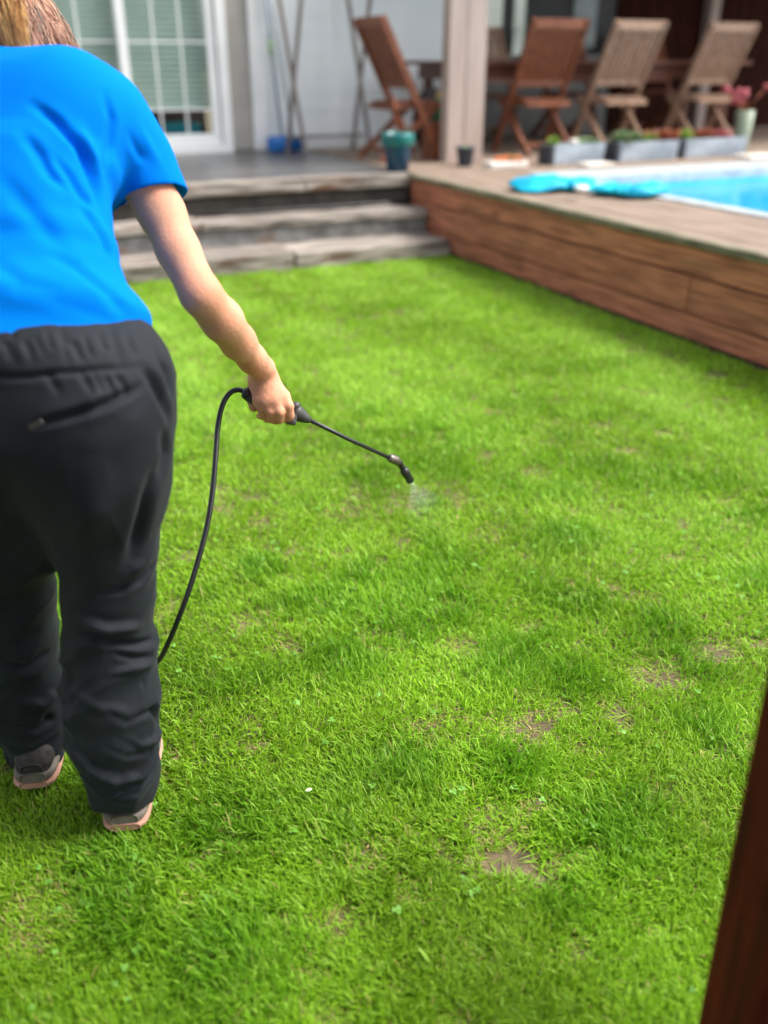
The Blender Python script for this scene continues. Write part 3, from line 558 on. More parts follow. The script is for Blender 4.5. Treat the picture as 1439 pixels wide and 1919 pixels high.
def fold(V, pts, w_, amp, lip=.45, both=False):
    """signed displacement along normals for a crease that runs along a 3-D polyline; fades at its ends"""
    pts = [np.array(p, float) for p in pts]; best = np.full(len(V), 9.); tt = np.zeros(len(V)); n = len(pts) - 1; sgn = np.zeros(len(V))
    lo_, hi_ = np.min(pts, 0) - .12, np.max(pts, 0) + .12; m_ = ((V > lo_) & (V < hi_)).all(1); P = V[m_]; b = best[m_]; t_ = tt[m_]
    for i in range(n):
        A, B = pts[i], pts[i + 1]; d = B - A; t = np.clip(((P - A) @ d) / (d @ d), 0, 1); D_ = np.linalg.norm(P - A - t[:, None] * d, axis=1); k = D_ < b; b[k] = D_[k]; t_[k] = (i + t[k]) / n
    tap = np.sin(np.pi * np.clip(t_, .02, .98)) ** .6; r = np.zeros(len(V)); r[m_] = amp * tap * (np.exp(-(b / w_) ** 2) * (1 + lip) - lip * np.exp(-(b / (2.2 * w_)) ** 2)); return r
pbase = W(180, 1520, 1.28); pbase[2] = 0
pr = empty('person', l2w(pbase), -YAW, label='person in a bright blue t-shirt and black trousers bending forward, seen from behind', cat='person')
def put_mesh(name, V, Q, m_, parent=pr, base=pbase): return mesh_np(name, V - base, Q, m_, parent, smooth=True)
RV = (1, 0, 0)
# --- skeleton (right = +x, forward = +y)
rhip, rknee, rank = W(180, 770, 1.28), W(203, 1110, 1.29), W(240, 1475, 1.255)
lhip, lknee, lank = W(-60, 770, 1.32), W(5, 1110, 1.40), W(78, 1400, 1.385)
pelv = W(55, 700, 1.33); waist = W(45, 600, 1.37); chest = W(60, 330, 1.52); upb = W(72, 215, 1.60); neck = W(40, 150, 1.78)
rsh = W(198, 246, 1.64); relb = W(378, 552, 1.54); rwr = S(491, 690, 1.768)
lsh = W(-90, 235, 1.66); lelb = lsh + np.array([-.08, .12, -.24]); lwr = lelb + np.array([.04, .17, -.12])
s0 = 1.80
def Hd(x, y, d=0): return S(x, y, s0 + d)
B = Field((-1.0, 1.05, .0), (-.08, 2.32, 1.62), .0036)
# torso, neck, head
B.seg(pelv, waist, .115, .100, RV, .6, ce=2); B.seg(waist, chest, .100, .098, RV, .62, ce=2); B.seg(chest, upb, .098, .10, RV, .62, ce=2); B.seg(upb, neck, .06, .05, RV, .95, k=.06)
hd = neck + np.array([-.062, .09, .062]); B.seg(neck, hd, .05, .06, k=.04); B.seg(hd + [0, -.01, .02], hd + [0, .02, .03], .082, .078, RV, 1.1, k=.03); B.seg(hd + [0, .05, -.03], hd + [0, .055, -.06], .052, .034, RV, 1, k=.03)
B.seg(hd + [0, .10, .0], hd + [0, .118, -.028], .008, .013, k=.012); B.seg(hd + [-.02, .092, -.062], hd + [.02, .092, -.062], .008, .008, k=.006)
for sg in (-1, 1): B.seg(hd + [sg * .082, .01, -.005], hd + [sg * .086, .0, .028], .009, .014, (0, 1, 0), .6, k=.008); B.seg(hd + [sg * .031, .098, .018], hd + [sg * .034, .099, .018], .012, .012, k=.005)
# legs
for a, b_, c in ((rhip, rknee, rank), (lhip, lknee, lank)): B.seg(a, b_, .082, .052, k=.03); B.seg(b_, c, .052, .035, k=.02); B.seg(c, c + [0, .10, -.05], .034, .03, k=.02)
# right arm: shoulder to wrist, with elbow and forearm bulge
B.seg(upb + [.05, 0, 0], rsh, .06, .052, k=.04)
arm = [(rsh, .050), (W(260, 320, 1.635), .044), (W(303, 400, 1.62), .0395), (W(334, 470, 1.59), .0362), (S(376, 552, 1.545), .0345), (S(416, 600, 1.60), .0365), (S(446, 640, 1.675), .0325), (S(472, 672, 1.73), .0265), (rwr, .0240)]
for (a, ra), (b_, rb_) in zip(arm[:-1], arm[1:]): B.seg(a, b_, ra, rb_, k=.015)
# left arm out of the frame, hand resting at the front
B.seg(upb - [.05, 0, 0], lsh, .06, .052, k=.04); B.seg(lsh, lelb, .05, .038, k=.02); B.seg(lelb, lwr, .038, .024, k=.02)
for i in range(4): k0 = lwr + np.array([.03 - .02 * i, .07 - .004 * abs(i - 1), -.03]); B.seg(lwr, k0, .018, .011, k=.012); B.seg(k0, k0 + [.003, .025, -.025], .0095, .0085, k=.003); B.seg(k0 + [.003, .025, -.025], k0 + [.003, .022, -.05], .0085, .007, k=.003)
B.seg(lwr, lwr + [.045, .035, -.02], .015, .011, k=.012); B.seg(lwr + [.045, .035, -.02], lwr + [.055, .06, -.045], .0105, .0085, k=.004)
# right hand closed round the spray handle
wr2 = Hd(492, 702, -.002)
B.seg(rwr, wr2, .0235, .024, (1, .2, -.6), .85, k=.012)
mcp = [Hd(530, 744, -.018), Hd(516, 752, -.026), Hd(501, 755, -.024), Hd(486, 752, -.015)]
wrk = [Hd(503, 706, -.006), Hd(498, 708, -.010), Hd(492, 710, -.010), Hd(485, 712, -.006)]
for a, b_, r in zip(wrk, mcp, (.0155, .016, .0155, .014)): B.seg(a, b_, .0165, r * .84, k=.016)
B.seg(Hd(490, 722, .002), Hd(513, 742, .0), .019, .015, k=.02)
pip = [Hd(541, 761, -.024), Hd(524, 772, -.030), Hd(508, 773, -.028), Hd(491, 768, -.018)]
dip = [Hd(543, 779, -.013), Hd(524, 786, -.014), Hd(508, 785, -.012), Hd(492, 779, -.006)]
tip = [Hd(540, 790, .001), Hd(515, 789, .006), Hd(500, 786, .008), Hd(486, 780, .010)]
for i in range(4):
    r = (.0102, .0102, .0098, .0088)[i]; B.seg(mcp[i], pip[i], r * 1.12, r * 1.02, k=.005); B.seg(pip[i], dip[i], r * 1.0, r * .9, k=.003); B.seg(dip[i], tip[i], r * .9, r * .78, k=.003)
    B.seg(mcp[i], mcp[i] + [0, 0, .001], r * 1.25, r * 1.25, k=.01)
B.seg(Hd(484, 712, .008), Hd(474, 742, .022), .0155, .0145, k=.014); B.seg(Hd(474, 742, .022), Hd(476, 762, .020), .014, .011, k=.008)   # heel of the thumb
B.seg(Hd(478, 752, .026), Hd(505, 766, .030), .0125, .0105, k=.006); B.seg(Hd(505, 766, .030), Hd(530, 776, .022), .0105, .0085, k=.004)
V, Q = B.mesh(); V = lap(V, Q, 1, .5); hm = np.clip((np.linalg.norm(V - Hd(508, 745), axis=1) - .085) / .05, 0, 1)[:, None]; V = V * (1 - hm) + lap(V, Q, 22, .5) * hm; N = vnormals(V, Q)
dsp = 0 * V[:, 0]
for i in range(4): dsp += fold(V, [wrk[i] + [0, 0, 0], mcp[i]], .004, .0012, 0)
for i in range(3): dsp += fold(V, [(wrk[i] + wrk[i + 1]) / 2, (mcp[i] + mcp[i + 1]) / 2], .004, -.0012, 0)
V = V + N * dsp[:, None]; put_mesh('body', V, Q, M['skin']); del B
# --- shirt
hemc = W(50, 630, 1.24); hemn = np.array([0.04, -.22, -.97]); hemn /= np.linalg.norm(hemn)
slc = W(308, 330, 1.56); q1_, q2_ = W(344, 362, 1.655), W(232, 396, 1.65)
pcut = np.cross(q1_ - slc, q2_ - slc); pcut /= np.linalg.norm(pcut)
if pcut[2] > 0: pcut = -pcut
def shirt_body(Fd, off, op, cut):
    Fd.seg(W(42, 720, 1.32), W(42, 600, 1.37), .192, .178, RV, .75, k=.05, off=off, op=op, cut=cut, ce=3)
    Fd.seg(W(42, 600, 1.375), W(44, 470, 1.44), .176, .137, RV, .76, k=.05, off=off, op=op, cut=cut, ce=3)
    Fd.seg(W(44, 470, 1.44), W(50, 330, 1.515), .137, .130, RV, .80, k=.02, off=off, op=op, ce=3)
    Fd.seg(W(50, 330, 1.515), W(60, 248, 1.60), .130, .138, RV, .75, k=.025, off=off, op=op, ce=3)
    Fd.seg(W(125, 226, 1.60), W(186, 244, 1.63), .088, .077, (1, 0, 0), .95, k=.03, off=off, op=op)
    Fd.seg(W(125, 226, 1.60), W(-10, 228, 1.64), .092, .092, (0, 0, 1), 1.0, k=.08, off=off, op=op)
    Fd.seg(W(60, 225, 1.63), W(50, 185, 1.745), .085, .062, RV, .85, k=.06, off=off, op=op)
def sleeves(Fd, off, op, cut):
    ex = 1 if cut is None else 1
    Fd.seg(W(198, 250, 1.65), W(243, 300, 1.645), .078, .067, (1, 0, 0), 1.0, k=.014, off=off, op=op, cut=cut)
    Fd.seg(W(243, 300, 1.645), W(295, 400, 1.635), .068, .067, (1, 0, 0), 1.0, k=.015, off=off, op=op, cut=cut)
    Fd.seg(W(222, 285, 1.65), W(246, 388, 1.64), .050, .050, (1, 0, 0), 1.0, k=.015, off=off, op=op, cut=cut)
    Fd.seg(W(-20, 222, 1.64), lsh, .094, .078, (1, 0, 0), .95, k=.07, off=off, op=op); Fd.seg(lsh, lsh + (lelb - lsh) * .75, .076, .066, k=.05, off=off, op=op, cut=None if cut is None else (lsh + (lelb - lsh) * .62, (lelb - lsh) / np.linalg.norm(lelb - lsh)))
T = Field((-1.02, 1.1, .68), (-.22, 2.0, 1.46), .0042)
sleeves(T, 0, 'add', (slc, pcut))
T.seg(W(234, 210, 1.565), W(222, 292, 1.555), .010, .036, RV, 1, k=.012, op='sub'); T.seg(W(222, 292, 1.555), W(204, 392, 1.545), .036, .034, RV, 1, k=.012, op='sub')
shirt_body(T, 0, 'add', (hemc, hemn))
th = -.007
def inner(Fd):
    for a, b_, ra, rb_, f_ in ((W(42, 760, 1.31), W(42, 600, 1.37), .192, .178, .72), (W(42, 600, 1.37), W(44, 500, 1.43), .172, .140, .62)): Fd.seg(a, b_, ra - .012, rb_ - .012, RV, f_, k=.004, op='sub', ce=4)
    Fd.seg(W(258, 322, 1.64), W(294, 392, 1.635), .050, .060, RV, 1, k=.004, op='sub'); Fd.seg(W(250, 350, 1.655), W(252, 402, 1.65), .034, .042, RV, 1, k=.004, op='sub')
    Fd.seg(lsh, lelb, .076, .064, k=.004, off=th, op='sub')
inner(T)
V, Q = T.mesh(); V = lap(V, Q, 2, .5); N = vnormals(V, Q)
def F3(pts, d0=1.35, d1=1.52, y0=600, y1=250, db=-.09):      # back-surface polyline: forward distance follows the slope of the back
    return [W(x, y, d0 + (d1 - d0) * (y0 - y) / (y0 - y1) + db) for x, y in pts]
sn = snapper(V); dsp = np.zeros(len(V))
for pts, ww, am in (([(62, 196), (105, 228), (150, 275), (172, 330), (186, 400)], .010, -.010), ([(44, 250), (75, 290), (96, 330), (122, 352)], .011, -.007), ([(100, 292), (130, 330), (150, 365), (178, 392)], .009, -.006),
                    ([(196, 180), (208, 225), (205, 270), (200, 310)], .010, -.006), ([(150, 240), (178, 300), (192, 360)], .012, .006), ([(96, 480), (140, 500), (190, 540), (240, 590)], .014, -.006), ([(150, 380), (188, 440), (215, 500)], .012, -.007),
                    ([(0, 330), (60, 400), (120, 470)], .018, -.005), ([(20, 540), (110, 570), (200, 600)], .012, -.004), ([(-40, 470), (40, 530), (120, 545)], .016, -.004)):
    dsp += fold(V, sn(pts), ww * .85, am * 1.25)
for pts, ww, am in (([(262, 240), (285, 290), (298, 320)], .010, .004), ([(240, 250), (262, 290), (275, 318)], .008, -.004)): dsp += fold(V, sn(pts), ww, am)
dsp += fold(V, sn([(-60, 622), (0, 616), (60, 608), (150, 598), (250, 592)]), .0045, -.0022, 0) + fold(V, sn([(248, 322), (275, 308), (305, 306), (320, 326)]), .0045, -.0020, 0)
ns = vnoise(V, 9) * .6 + vnoise(V + 3, 22) * .25 - .42; dsp += ns * .010
V = V + N * dsp[:, None]; sh = put_mesh('t_shirt', V, Q, M['shirt']); del T
# --- trousers
T = Field((-1.0, .98, -.02), (-.18, 1.72, 1.0), .0045)
def legs(Fd, off, op, cutR, cutL, k=.05):
    Rl = [(W(180, 775, 1.29), .108), (W(190, 900, 1.29), .093), (W(196, 1010, 1.29), .080), (W(202, 1120, 1.29), .0725), (W(204, 1210, 1.28), .072), (W(206, 1300, 1.265), .078), (W(210, 1370, 1.255), .076), (W(226, 1440, 1.25), .062), (W(238, 1535, 1.245), .050)]
    Ll = [(W(-60, 790, 1.33), .112), (W(-24, 900, 1.35), .100), (W(2, 1010, 1.37), .091), (W(12, 1110, 1.385), .077), (W(26, 1190, 1.39), .074), (W(44, 1290, 1.39), .074), (W(58, 1350, 1.385), .063), (W(70, 1440, 1.38), .050)]
    for L_, cc in ((Rl, cutR), (Ll, cutL)):
        for i, ((a, ra), (b_, rb_)) in enumerate(zip(L_[:-1], L_[1:])): Fd.seg(a, b_, ra, rb_, RV, 1.0, k=k if i < 2 else .02, off=off, op=op, cut=cc if i >= len(L_) - 3 else None)
hr = (W(236, 1527, 1.195), np.array([.0, -.10, -1.])); hl = (W(72, 1447, 1.33), np.array([.0, -.10, -1.]))
wc = (W(45, 604, 1.25), np.array([0, .12, .99]))
T.seg(W(45, 600, 1.375), W(48, 700, 1.33), .166, .192, RV, .72, k=.05, cut=wc, ce=3)
T.seg(W(48, 700, 1.33), W(54, 800, 1.31), .192, .184, RV, .74, k=.05, cut=wc, ce=2)
T.seg(W(140, 775, 1.29), W(150, 840, 1.275), .098, .095, k=.06, cut=wc); T.seg(W(-55, 775, 1.30), W(-50, 850, 1.30), .105, .098, k=.06, cut=wc)
T.seg(W(62, 860, 1.31), W(80, 1025, 1.33), .090, .045, RV, .9, k=.05)       # seat
T.seg(W(252, 690, 1.34), W(258, 760, 1.34), .060, .052, (0, 1, 0), .72, k=.04)                                                      # bulging side pocket
legs(T, 0, 'add', hr, hl)
legs_in = True
for c_, (pts, cc) in enumerate((([(W(206, 1300, 1.265), .069), (W(210, 1370, 1.255), .067), (W(226, 1440, 1.25), .054), (W(240, 1560, 1.242), .043)], hr), ([(W(38, 1290, 1.395), .064), (W(54, 1350, 1.385), .054), (W(70, 1460, 1.378), .043)], hl))):
    for (a, ra), (b_, rb_) in zip(pts[:-1], pts[1:]): T.seg(a, b_, ra, rb_, k=.004, op='sub')
V, Q = T.mesh(); V = lap(V, Q, 2, .5); N = vnormals(V, Q); dsp = np.zeros(len(V))
sn = snapper(V)
def near(pts, d): return sn(pts)
# waistband gathers and seam, zipped pocket, side pocket, leg creases
for i, x in enumerate((20, 44, 62, 88, 112, 132, 158, 186, 205, 8, 236)): dsp += fold(V, near([(x, 612 + 9 * (i * 7 % 4)), (x + 5 + 3 * (i % 3), 650), (x + 14 + 4 * (i % 3), 690 - 11 * (i * 5 % 4))], 1.235), .005 + .0012 * (i % 3), -.0022 - .0009 * (i * 3 % 4))
dsp += fold(V, near([(-60, 712), (60, 705), (150, 697), (262, 688)], 1.225), .005, -.005)
for i, x in enumerate((86, 150, 172, 190, 214)): dsp += fold(V, near([(x, 698), (x + 12, 716), (x + 24, 740)], 1.205), .006, -.004)
dsp += fold(V, near([(72, 798), (110, 785), (170, 768), (225, 744), (262, 724)], 1.19), .0065, -.010, .6)
dsp += fold(V, near([(270, 690), (288, 720), (305, 755), (316, 790)], 1.26), .010, -.012); dsp += fold(V, near([(292, 660), (310, 700), (318, 740)], 1.29), .009, -.008); dsp += fold(V, near([(300, 800), (312, 850), (296, 900)], 1.24), .012, -.008)
for pts, d, ww, am in (([(285, 880), (262, 990), (240, 1060)], 1, .014, -.010), ([(170, 850), (175, 950), (160, 1050)], 1, .03, .005), ([(288, 1055), (262, 1085), (225, 1105), (190, 1112)], 1, .008, -.011), ([(290, 1010), (268, 1050), (240, 1075)], 1, .010, .006), ([(150, 1162), (205, 1178), (262, 1172)], 1, .009, .010), ([(150, 1185), (200, 1203), (255, 1206), (290, 1198)], 1, .007, -.010),
    ([(215, 1225), (250, 1232), (288, 1228)], 1, .006, -.006), ([(205, 1262), (250, 1250), (290, 1240)], 1, .007, .006), ([(265, 1272), (268, 1300), (264, 1325)], 1, .004, -.006), ([(185, 1320), (235, 1348), (285, 1328), (300, 1352)], 1, .008, -.011), ([(140, 1290), (190, 1326), (240, 1332)], 1, .010, .008), ([(230, 1375), (262, 1395), (288, 1385), (300, 1360)], 1, .007, .010), ([(200, 1398), (240, 1415), (275, 1408)], 1, .007, -.010),
    ([(135, 1400), (170, 1440), (220, 1462), (262, 1450), (296, 1405)], 1, .010, .013), ([(150, 1455), (200, 1488), (255, 1478), (292, 1440)], 1, .007, -.012), ([(190, 1500), (235, 1506), (285, 1484)], 1, .005, .006), ([(120, 1240), (128, 1330), (150, 1400)], 1, .012, .006), ([(20, 1350), (70, 1362), (112, 1335)], 1, .010, -.010), ([(10, 1385), (60, 1395), (108, 1368)], 1, .008, .009), ([(0, 1240), (50, 1250), (100, 1220)], 1, .014, -.009), ([(30, 1310), (80, 1320), (112, 1290)], 1, .010, .008)):
    dsp += fold(V, near(pts, d), ww * .9, am * 1.35)
q = np.stack([V[:, 0] * 1.1, V[:, 1], V[:, 2] * 1.25 - V[:, 0] * 1.1], 1); lowz = np.clip((.75 - V[:, 2]) / .4, .32, 1)
rid = 1 - np.abs(2 * vnoise(q + .35 * vnoise(V, 6)[:, None], 7.5) - 1); rid2 = 1 - np.abs(2 * vnoise(q * 1.0 + 9, 17) - 1); dsp += lowz * ((rid ** 2 - .4) * .008 + (rid2 ** 2 - .4) * .005)
V = V + N * dsp[:, None]; tr = put_mesh('trousers', V, Q, M['trouser']); del T
zt = sn([(72, 799), (75, 799)])[0] + np.array([0, -.006, .003]); m = MB(); m.bar((-.010, 0, -.006), (.009, 0, .005), .008, .004, side=(0, 0, 1), bev=.0015); m.build('zip_tab', M['grip_plastic'], tr, tuple(zt - pbase))
# --- shoes: lofted from heel to toe
def Sg(x, y, z=.024): a = lray(x, y); a = a * ((z - H) / a[2]); a[2] = z; return a
def shoe(heel, ang, lift, name='shoe'):
    e = empty(name, tuple(heel - pbase)); e.parent = pr; e.rotation_euler = (R_(-lift), 0, -ang)
    st_ = [(0, .020, .0, .045), (.008, .033, 0, .062), (.03, .038, 0, .078), (.07, .037, 0, .088), (.11, .036, .0, .085), (.15, .042, .0, .068), (.19, .047, .0, .055), (.22, .044, .002, .046), (.245, .032, .006, .036), (.256, .015, .010, .026)]
    def loft(z0f, z1f, grow, k=16):
        V = []; Fc = []
        for (y, hw, zb, zt_) in st_:
            z0, z1 = z0f(y, zb, zt_), z1f(y, zb, zt_)
            for j in range(k):
                a = 2 * math.pi * j / k; c, s_ = math.cos(a), math.sin(a); px_ = math.copysign(abs(c) ** .6, c) * (hw + grow) * (1 if s_ < 0 or z1 - z0 < .03 else 1 - .25 * s_); V.append((px_, y - .004 + (-grow if y < .02 else grow if y > .24 else 0), (z0 + z1) / 2 + math.copysign(abs(s_) ** .6, s_) * (z1 - z0) / 2))
        n = len(st_)
        for i in range(n - 1):
            for j in range(k): Fc.append((i * k + j, i * k + (j + 1) % k, (i + 1) * k + (j + 1) % k, (i + 1) * k + j))
        Fc.append(tuple(range(k))); Fc.append(tuple((n - 1) * k + j for j in range(k))[::-1]); return V, Fc
    for nm, a, b_, gr, mm in (('upper', lambda y, zb, zt_: zb + .02, lambda y, zb, zt_: zt_ + .004, 0, M['shoe']), ('midsole', lambda y, zb, zt_: zb + .011, lambda y, zb, zt_: zb + .032, .004, M['midsole']), ('outsole', lambda y, zb, zt_: zb, lambda y, zb, zt_: zb + .013, .0065, M['sole'])):
        V_, F_ = loft(a, b_, gr); so_ = mesh_np(nm, V_, F_, mm, e, smooth=True); sm_ = so_.modifiers.new('smooth', 'SUBSURF'); sm_.levels = sm_.render_levels = 2
    
shoe(Sg(236, 1548), R_(-8), 0); shoe(Sg(66, 1470), R_(-8), 0)
# --- hair: scalp cap, hanging strands, a blonde lock
def strands(name, n, rootf, stepf, rad, m_, seg=10):
    Vv = []; Ff = []; 
    for s_ in range(n):
        p = rootf(); b0 = len(Vv)
        for i in range(seg + 1):
            t = i / seg; q_ = stepf(p, t); r = rad * (1 - .7 * t)
            for j in range(3): a = 2.1 * j + s_; Vv.append((q_[0] + r * math.cos(a), q_[1] + r * math.sin(a) * .5, q_[2] + r * math.sin(a)))
        for i in range(seg):
            for j in range(3): Ff.append((b0 + i * 3 + j, b0 + i * 3 + (j + 1) % 3, b0 + (i + 1) * 3 + (j + 1) % 3, b0 + (i + 1) * 3 + j))
    return put_mesh(name, np.array(Vv), Ff, m_)
hc = hd + np.array([0, .0, .025])
def root(phi0, phi1, th0=.15, th1=1.5):
    def f():
        ph, th_ = random.uniform(phi0, phi1), random.uniform(th0, th1); return (np.array([math.cos(ph) * math.sin(th_) * .092, math.sin(ph) * math.sin(th_) * .098, math.cos(th_) * .095]), random.uniform(.15, .30), random.uniform(-.02, .02), ph)
    return f
def hang(p, t):
    r, L, wv, ph = p; a = hc + r; outw = np.array([r[0], r[1], 0]) * (.5 * min(t * 2, 1)); return a + outw * .55 + np.array([wv * math.sin(3 * t + ph) + .12 * r[0] * t, -.015 * t, -L * t ** 1.25 + .02 * math.sin(math.pi * t)])
ho = strands('hair', 3600, root(math.pi * .92, math.pi * 2.08, .0, 2.15), hang, .0022, M['hair'])
h2 = strands('warm_strands', 900, root(-.75, .25, .1, 1.6), lambda p, t: hang(p, t) + np.array([.006, -.004, .004]), .0014, M['hair_warm']); h2.parent = ho
lock0 = W(-22, -30, 1.64)
def lroot(): return (np.array([random.gauss(0, .017), random.gauss(0, .010), random.gauss(0, .01)]), random.uniform(.08, .125), random.uniform(-.01, .01), random.uniform(0, 6))
def lhang(p, t): r, L, wv, ph = p; return lock0 + r * (1 - .45 * t) + np.array([wv * math.sin(4 * t + ph) + .026 * t, .0, -L * t + .02 * math.sin(3 * t)])
bl = strands('blonde_lock', 700, lroot, lhang, .0016, M['blonde']); bl.parent = ho
# ================================================================ SPRAY LANCE (held, so a thing of its own)
gl0, gl1 = Hd(470, 744, .002), Hd(556, 774, .002); lbase = Hd(512, 758, .0)
ln = empty('spray_lance', l2w(lbase), -YAW, label='black spray lance with bent nozzle held in the right hand above the lawn', cat='sprayer')
def q_(p): return tuple(np.array(p) - lbase)
noz_s = 2.06
def Ld(x, y, t): return S(x, y, s0 + (noz_s - s0) * t)
m = MB(); m.tube([q_(Hd(459, 735)), q_(gl0), q_(Hd(490, 752, .002)), q_(Hd(520, 762, .002)), q_(Hd(548, 770, .004))], [.0105, .0135, .0135, .0135, .0150], 16); m.build('handle', M['grip_plastic'], ln)
m = MB(); m.tube([q_(Hd(547, 769, .004)), q_(Hd(556, 774, .01)), q_(Hd(566, 780, .015)), q_(Hd(577, 786, .02)), q_(Hd(582, 788, .022))], [.0165, .0165, .0135, .0085, .0055], 16); m.build('front_cone', M['grip_plastic'], ln)
m = MB(); m.tube([q_(Hd(549, 766, -.0)), q_(Hd(553, 760, -.0)), q_(Hd(561, 763, -.0))], [.008, .009, .0085], 12); m.build('lock_button', M['grip_plastic'], ln)
m = MB(); m.bar(q_(Hd(549, 772, .0)), q_(Hd(545, 796, -.004)), .020, .014, side=(1, 0, 0), bev=.005); m.build('trigger', M['grip_plastic'], ln)
m = MB(); m.tube([q_(Ld(578, 786, .08)), q_(Ld(655, 824, .42)), q_(Ld(732, 859, .76))], .0043, 12); m.build('tube', M['black_plastic'], ln)
m = MB(); m.tube([q_(Ld(728, 857, .74)), q_(Ld(731, 858.5, .76)), q_(Ld(741, 862, .80)), q_(Ld(747, 866, .83))], [.006, .0098, .0105, .0085], 14); m.build('coupling', M['steel'], ln)
m = MB(); m.tube([q_(Ld(743, 863, .81)), q_(Ld(749, 868, .84)), q_(Ld(753, 875, .87)), q_(Ld(757, 882, .9))], [.0085, .0078, .0066, .0066], 12); m.build('elbow', M['black_plastic'], ln)
m = MB(); m.tube([q_(Ld(755, 878, .89)), q_(Ld(757, 881, .90)), q_(Ld(761, 888, .93)), q_(Ld(763, 891, .95)), q_(Ld(769, 901, 1.))], [.0070, .0100, .0105, .0092, .0092], 16); m.build('nozzle', M['black_plastic'], ln)
m = MB()
hp = [(463, 738, 0), (450, 731, .0), (436, 733, .0), (424, 745, .0), (415, 765, -.005), (408, 800, -.01), (405, 840, -.02), (402, 880, -.03), (397, 930, -.04), (388, 985, -.05), (374, 1040, -.06), (356, 1100, -.06), (336, 1155, -.05), (315, 1205, -.02), (295, 1240, .02), (262, 1262, .05), (215, 1268, .08), (120, 1262, .12), (20, 1262, .2), (-90, 1290, .3)]
P0 = [Vector(q_(Hd(x, y, d))) for x, y, d in hp]; P = []
for i in range(len(P0) - 1):
    a, b_, c, d = P0[max(i - 1, 0)], P0[i], P0[i + 1], P0[min(i + 2, len(P0) - 1)]
    for k in range(5): t = k / 5; P.append(.5 * ((2 * b_) + (-a + c) * t + (2 * a - 5 * b_ + 4 * c - d) * t * t + (-a + 3 * b_ - 3 * c + d) * t ** 3))
m.tube(P, .0053, 14); m.build('supply_hose', M['hose'], ln)
m = MB(); m.tube([q_(Hd(456, 734)), q_(Hd(460, 736)), q_(Hd(468, 742, .001))], [.0095, .0125, .0130], 14); m.build('hose_collar', M['black_plastic'], ln)
# spray: droplets and a thin veil
n0 = Ld(770, 903, 1.0); gd = lray(815, 985); tg = S(806, 965, 2.12); ax_ = (tg - n0); Lx = np.linalg.norm(ax_); ax_ /= Lx; s1 = np.cross(ax_, [0, 0, 1.]); s1 /= np.linalg.norm(s1); s2 = np.cross(ax_, s1)
n = 700; t = rng.random(n) ** 1.5; rr = np.sqrt(rng.random(n)) * (.003 + .055 * t); an = rng.random(n) * 6.283
C_ = n0 + ax_ * (t * Lx)[:, None] + s1 * (rr * np.cos(an))[:, None] + s2 * (rr * np.sin(an))[:, None]; C_[:, 2] += -.03 * t
oc = np.array([(1, 0, 0), (-1, 0, 0), (0, 1, 0), (0, -1, 0), (0, 0, 1), (0, 0, -1)], float); of = np.array([(0, 2, 4), (2, 1, 4), (1, 3, 4), (3, 0, 4), (2, 0, 5), (1, 2, 5), (3, 1, 5), (0, 3, 5)])
rd = rng.uniform(.00018, .00042, n); VV = (C_[:, None, :] + oc[None] * rd[:, None, None] + ax_[None, None] * (oc @ ax_)[None, :, None] * rd[:, None, None]).reshape(-1, 3) - n0; FF = (of[None] + 6 * np.arange(n)[:, None, None]).reshape(-1, 3)
wd_ = bpy.data.materials.new('water_drop'); wd_.use_nodes = True; b = wd_.node_tree.nodes['Principled BSDF']; b.inputs['Base Color'].default_value = (.85, .92, .9, 1); b.inputs['Roughness'].default_value = .1
ms = mesh_np('spray_mist', VV, FF, wd_, None, smooth=True, loc=tuple(l2w(n0))); ms.rotation_euler = (0, 0, -YAW); tag(ms, kind='stuff')
vm = bpy.data.materials.new('mist_volume'); vm.use_nodes = True; nn = vm.node_tree.nodes; nn.remove(nn['Principled BSDF']); pv = nn.new('ShaderNodeVolumePrincipled'); pv.inputs['Color'].default_value = (.95, .98, .97, 1); pv.inputs['Density'].default_value = 1.5; vm.node_tree.links.new(pv.outputs[0], nn['Material Output'].inputs['Volume'])
cn = []; k = 20
for (tt_, r_) in ((0, .004), (.15, .012), (.4, .026), (.7, .042)):
    for j in range(k): a = 6.2832 * j / k; cn.append(ax_ * Lx * tt_ + s1 * r_ * math.cos(a) + s2 * r_ * math.sin(a))
cf = [(i * k + j, i * k + (j + 1) % k, (i + 1) * k + (j + 1) % k, (i + 1) * k + j) for i in range(3) for j in range(k)] + [tuple(range(k))[::-1], tuple(3 * k + j for j in range(k))]
mv = mesh_np('mist_veil', cn, cf, vm, ms)
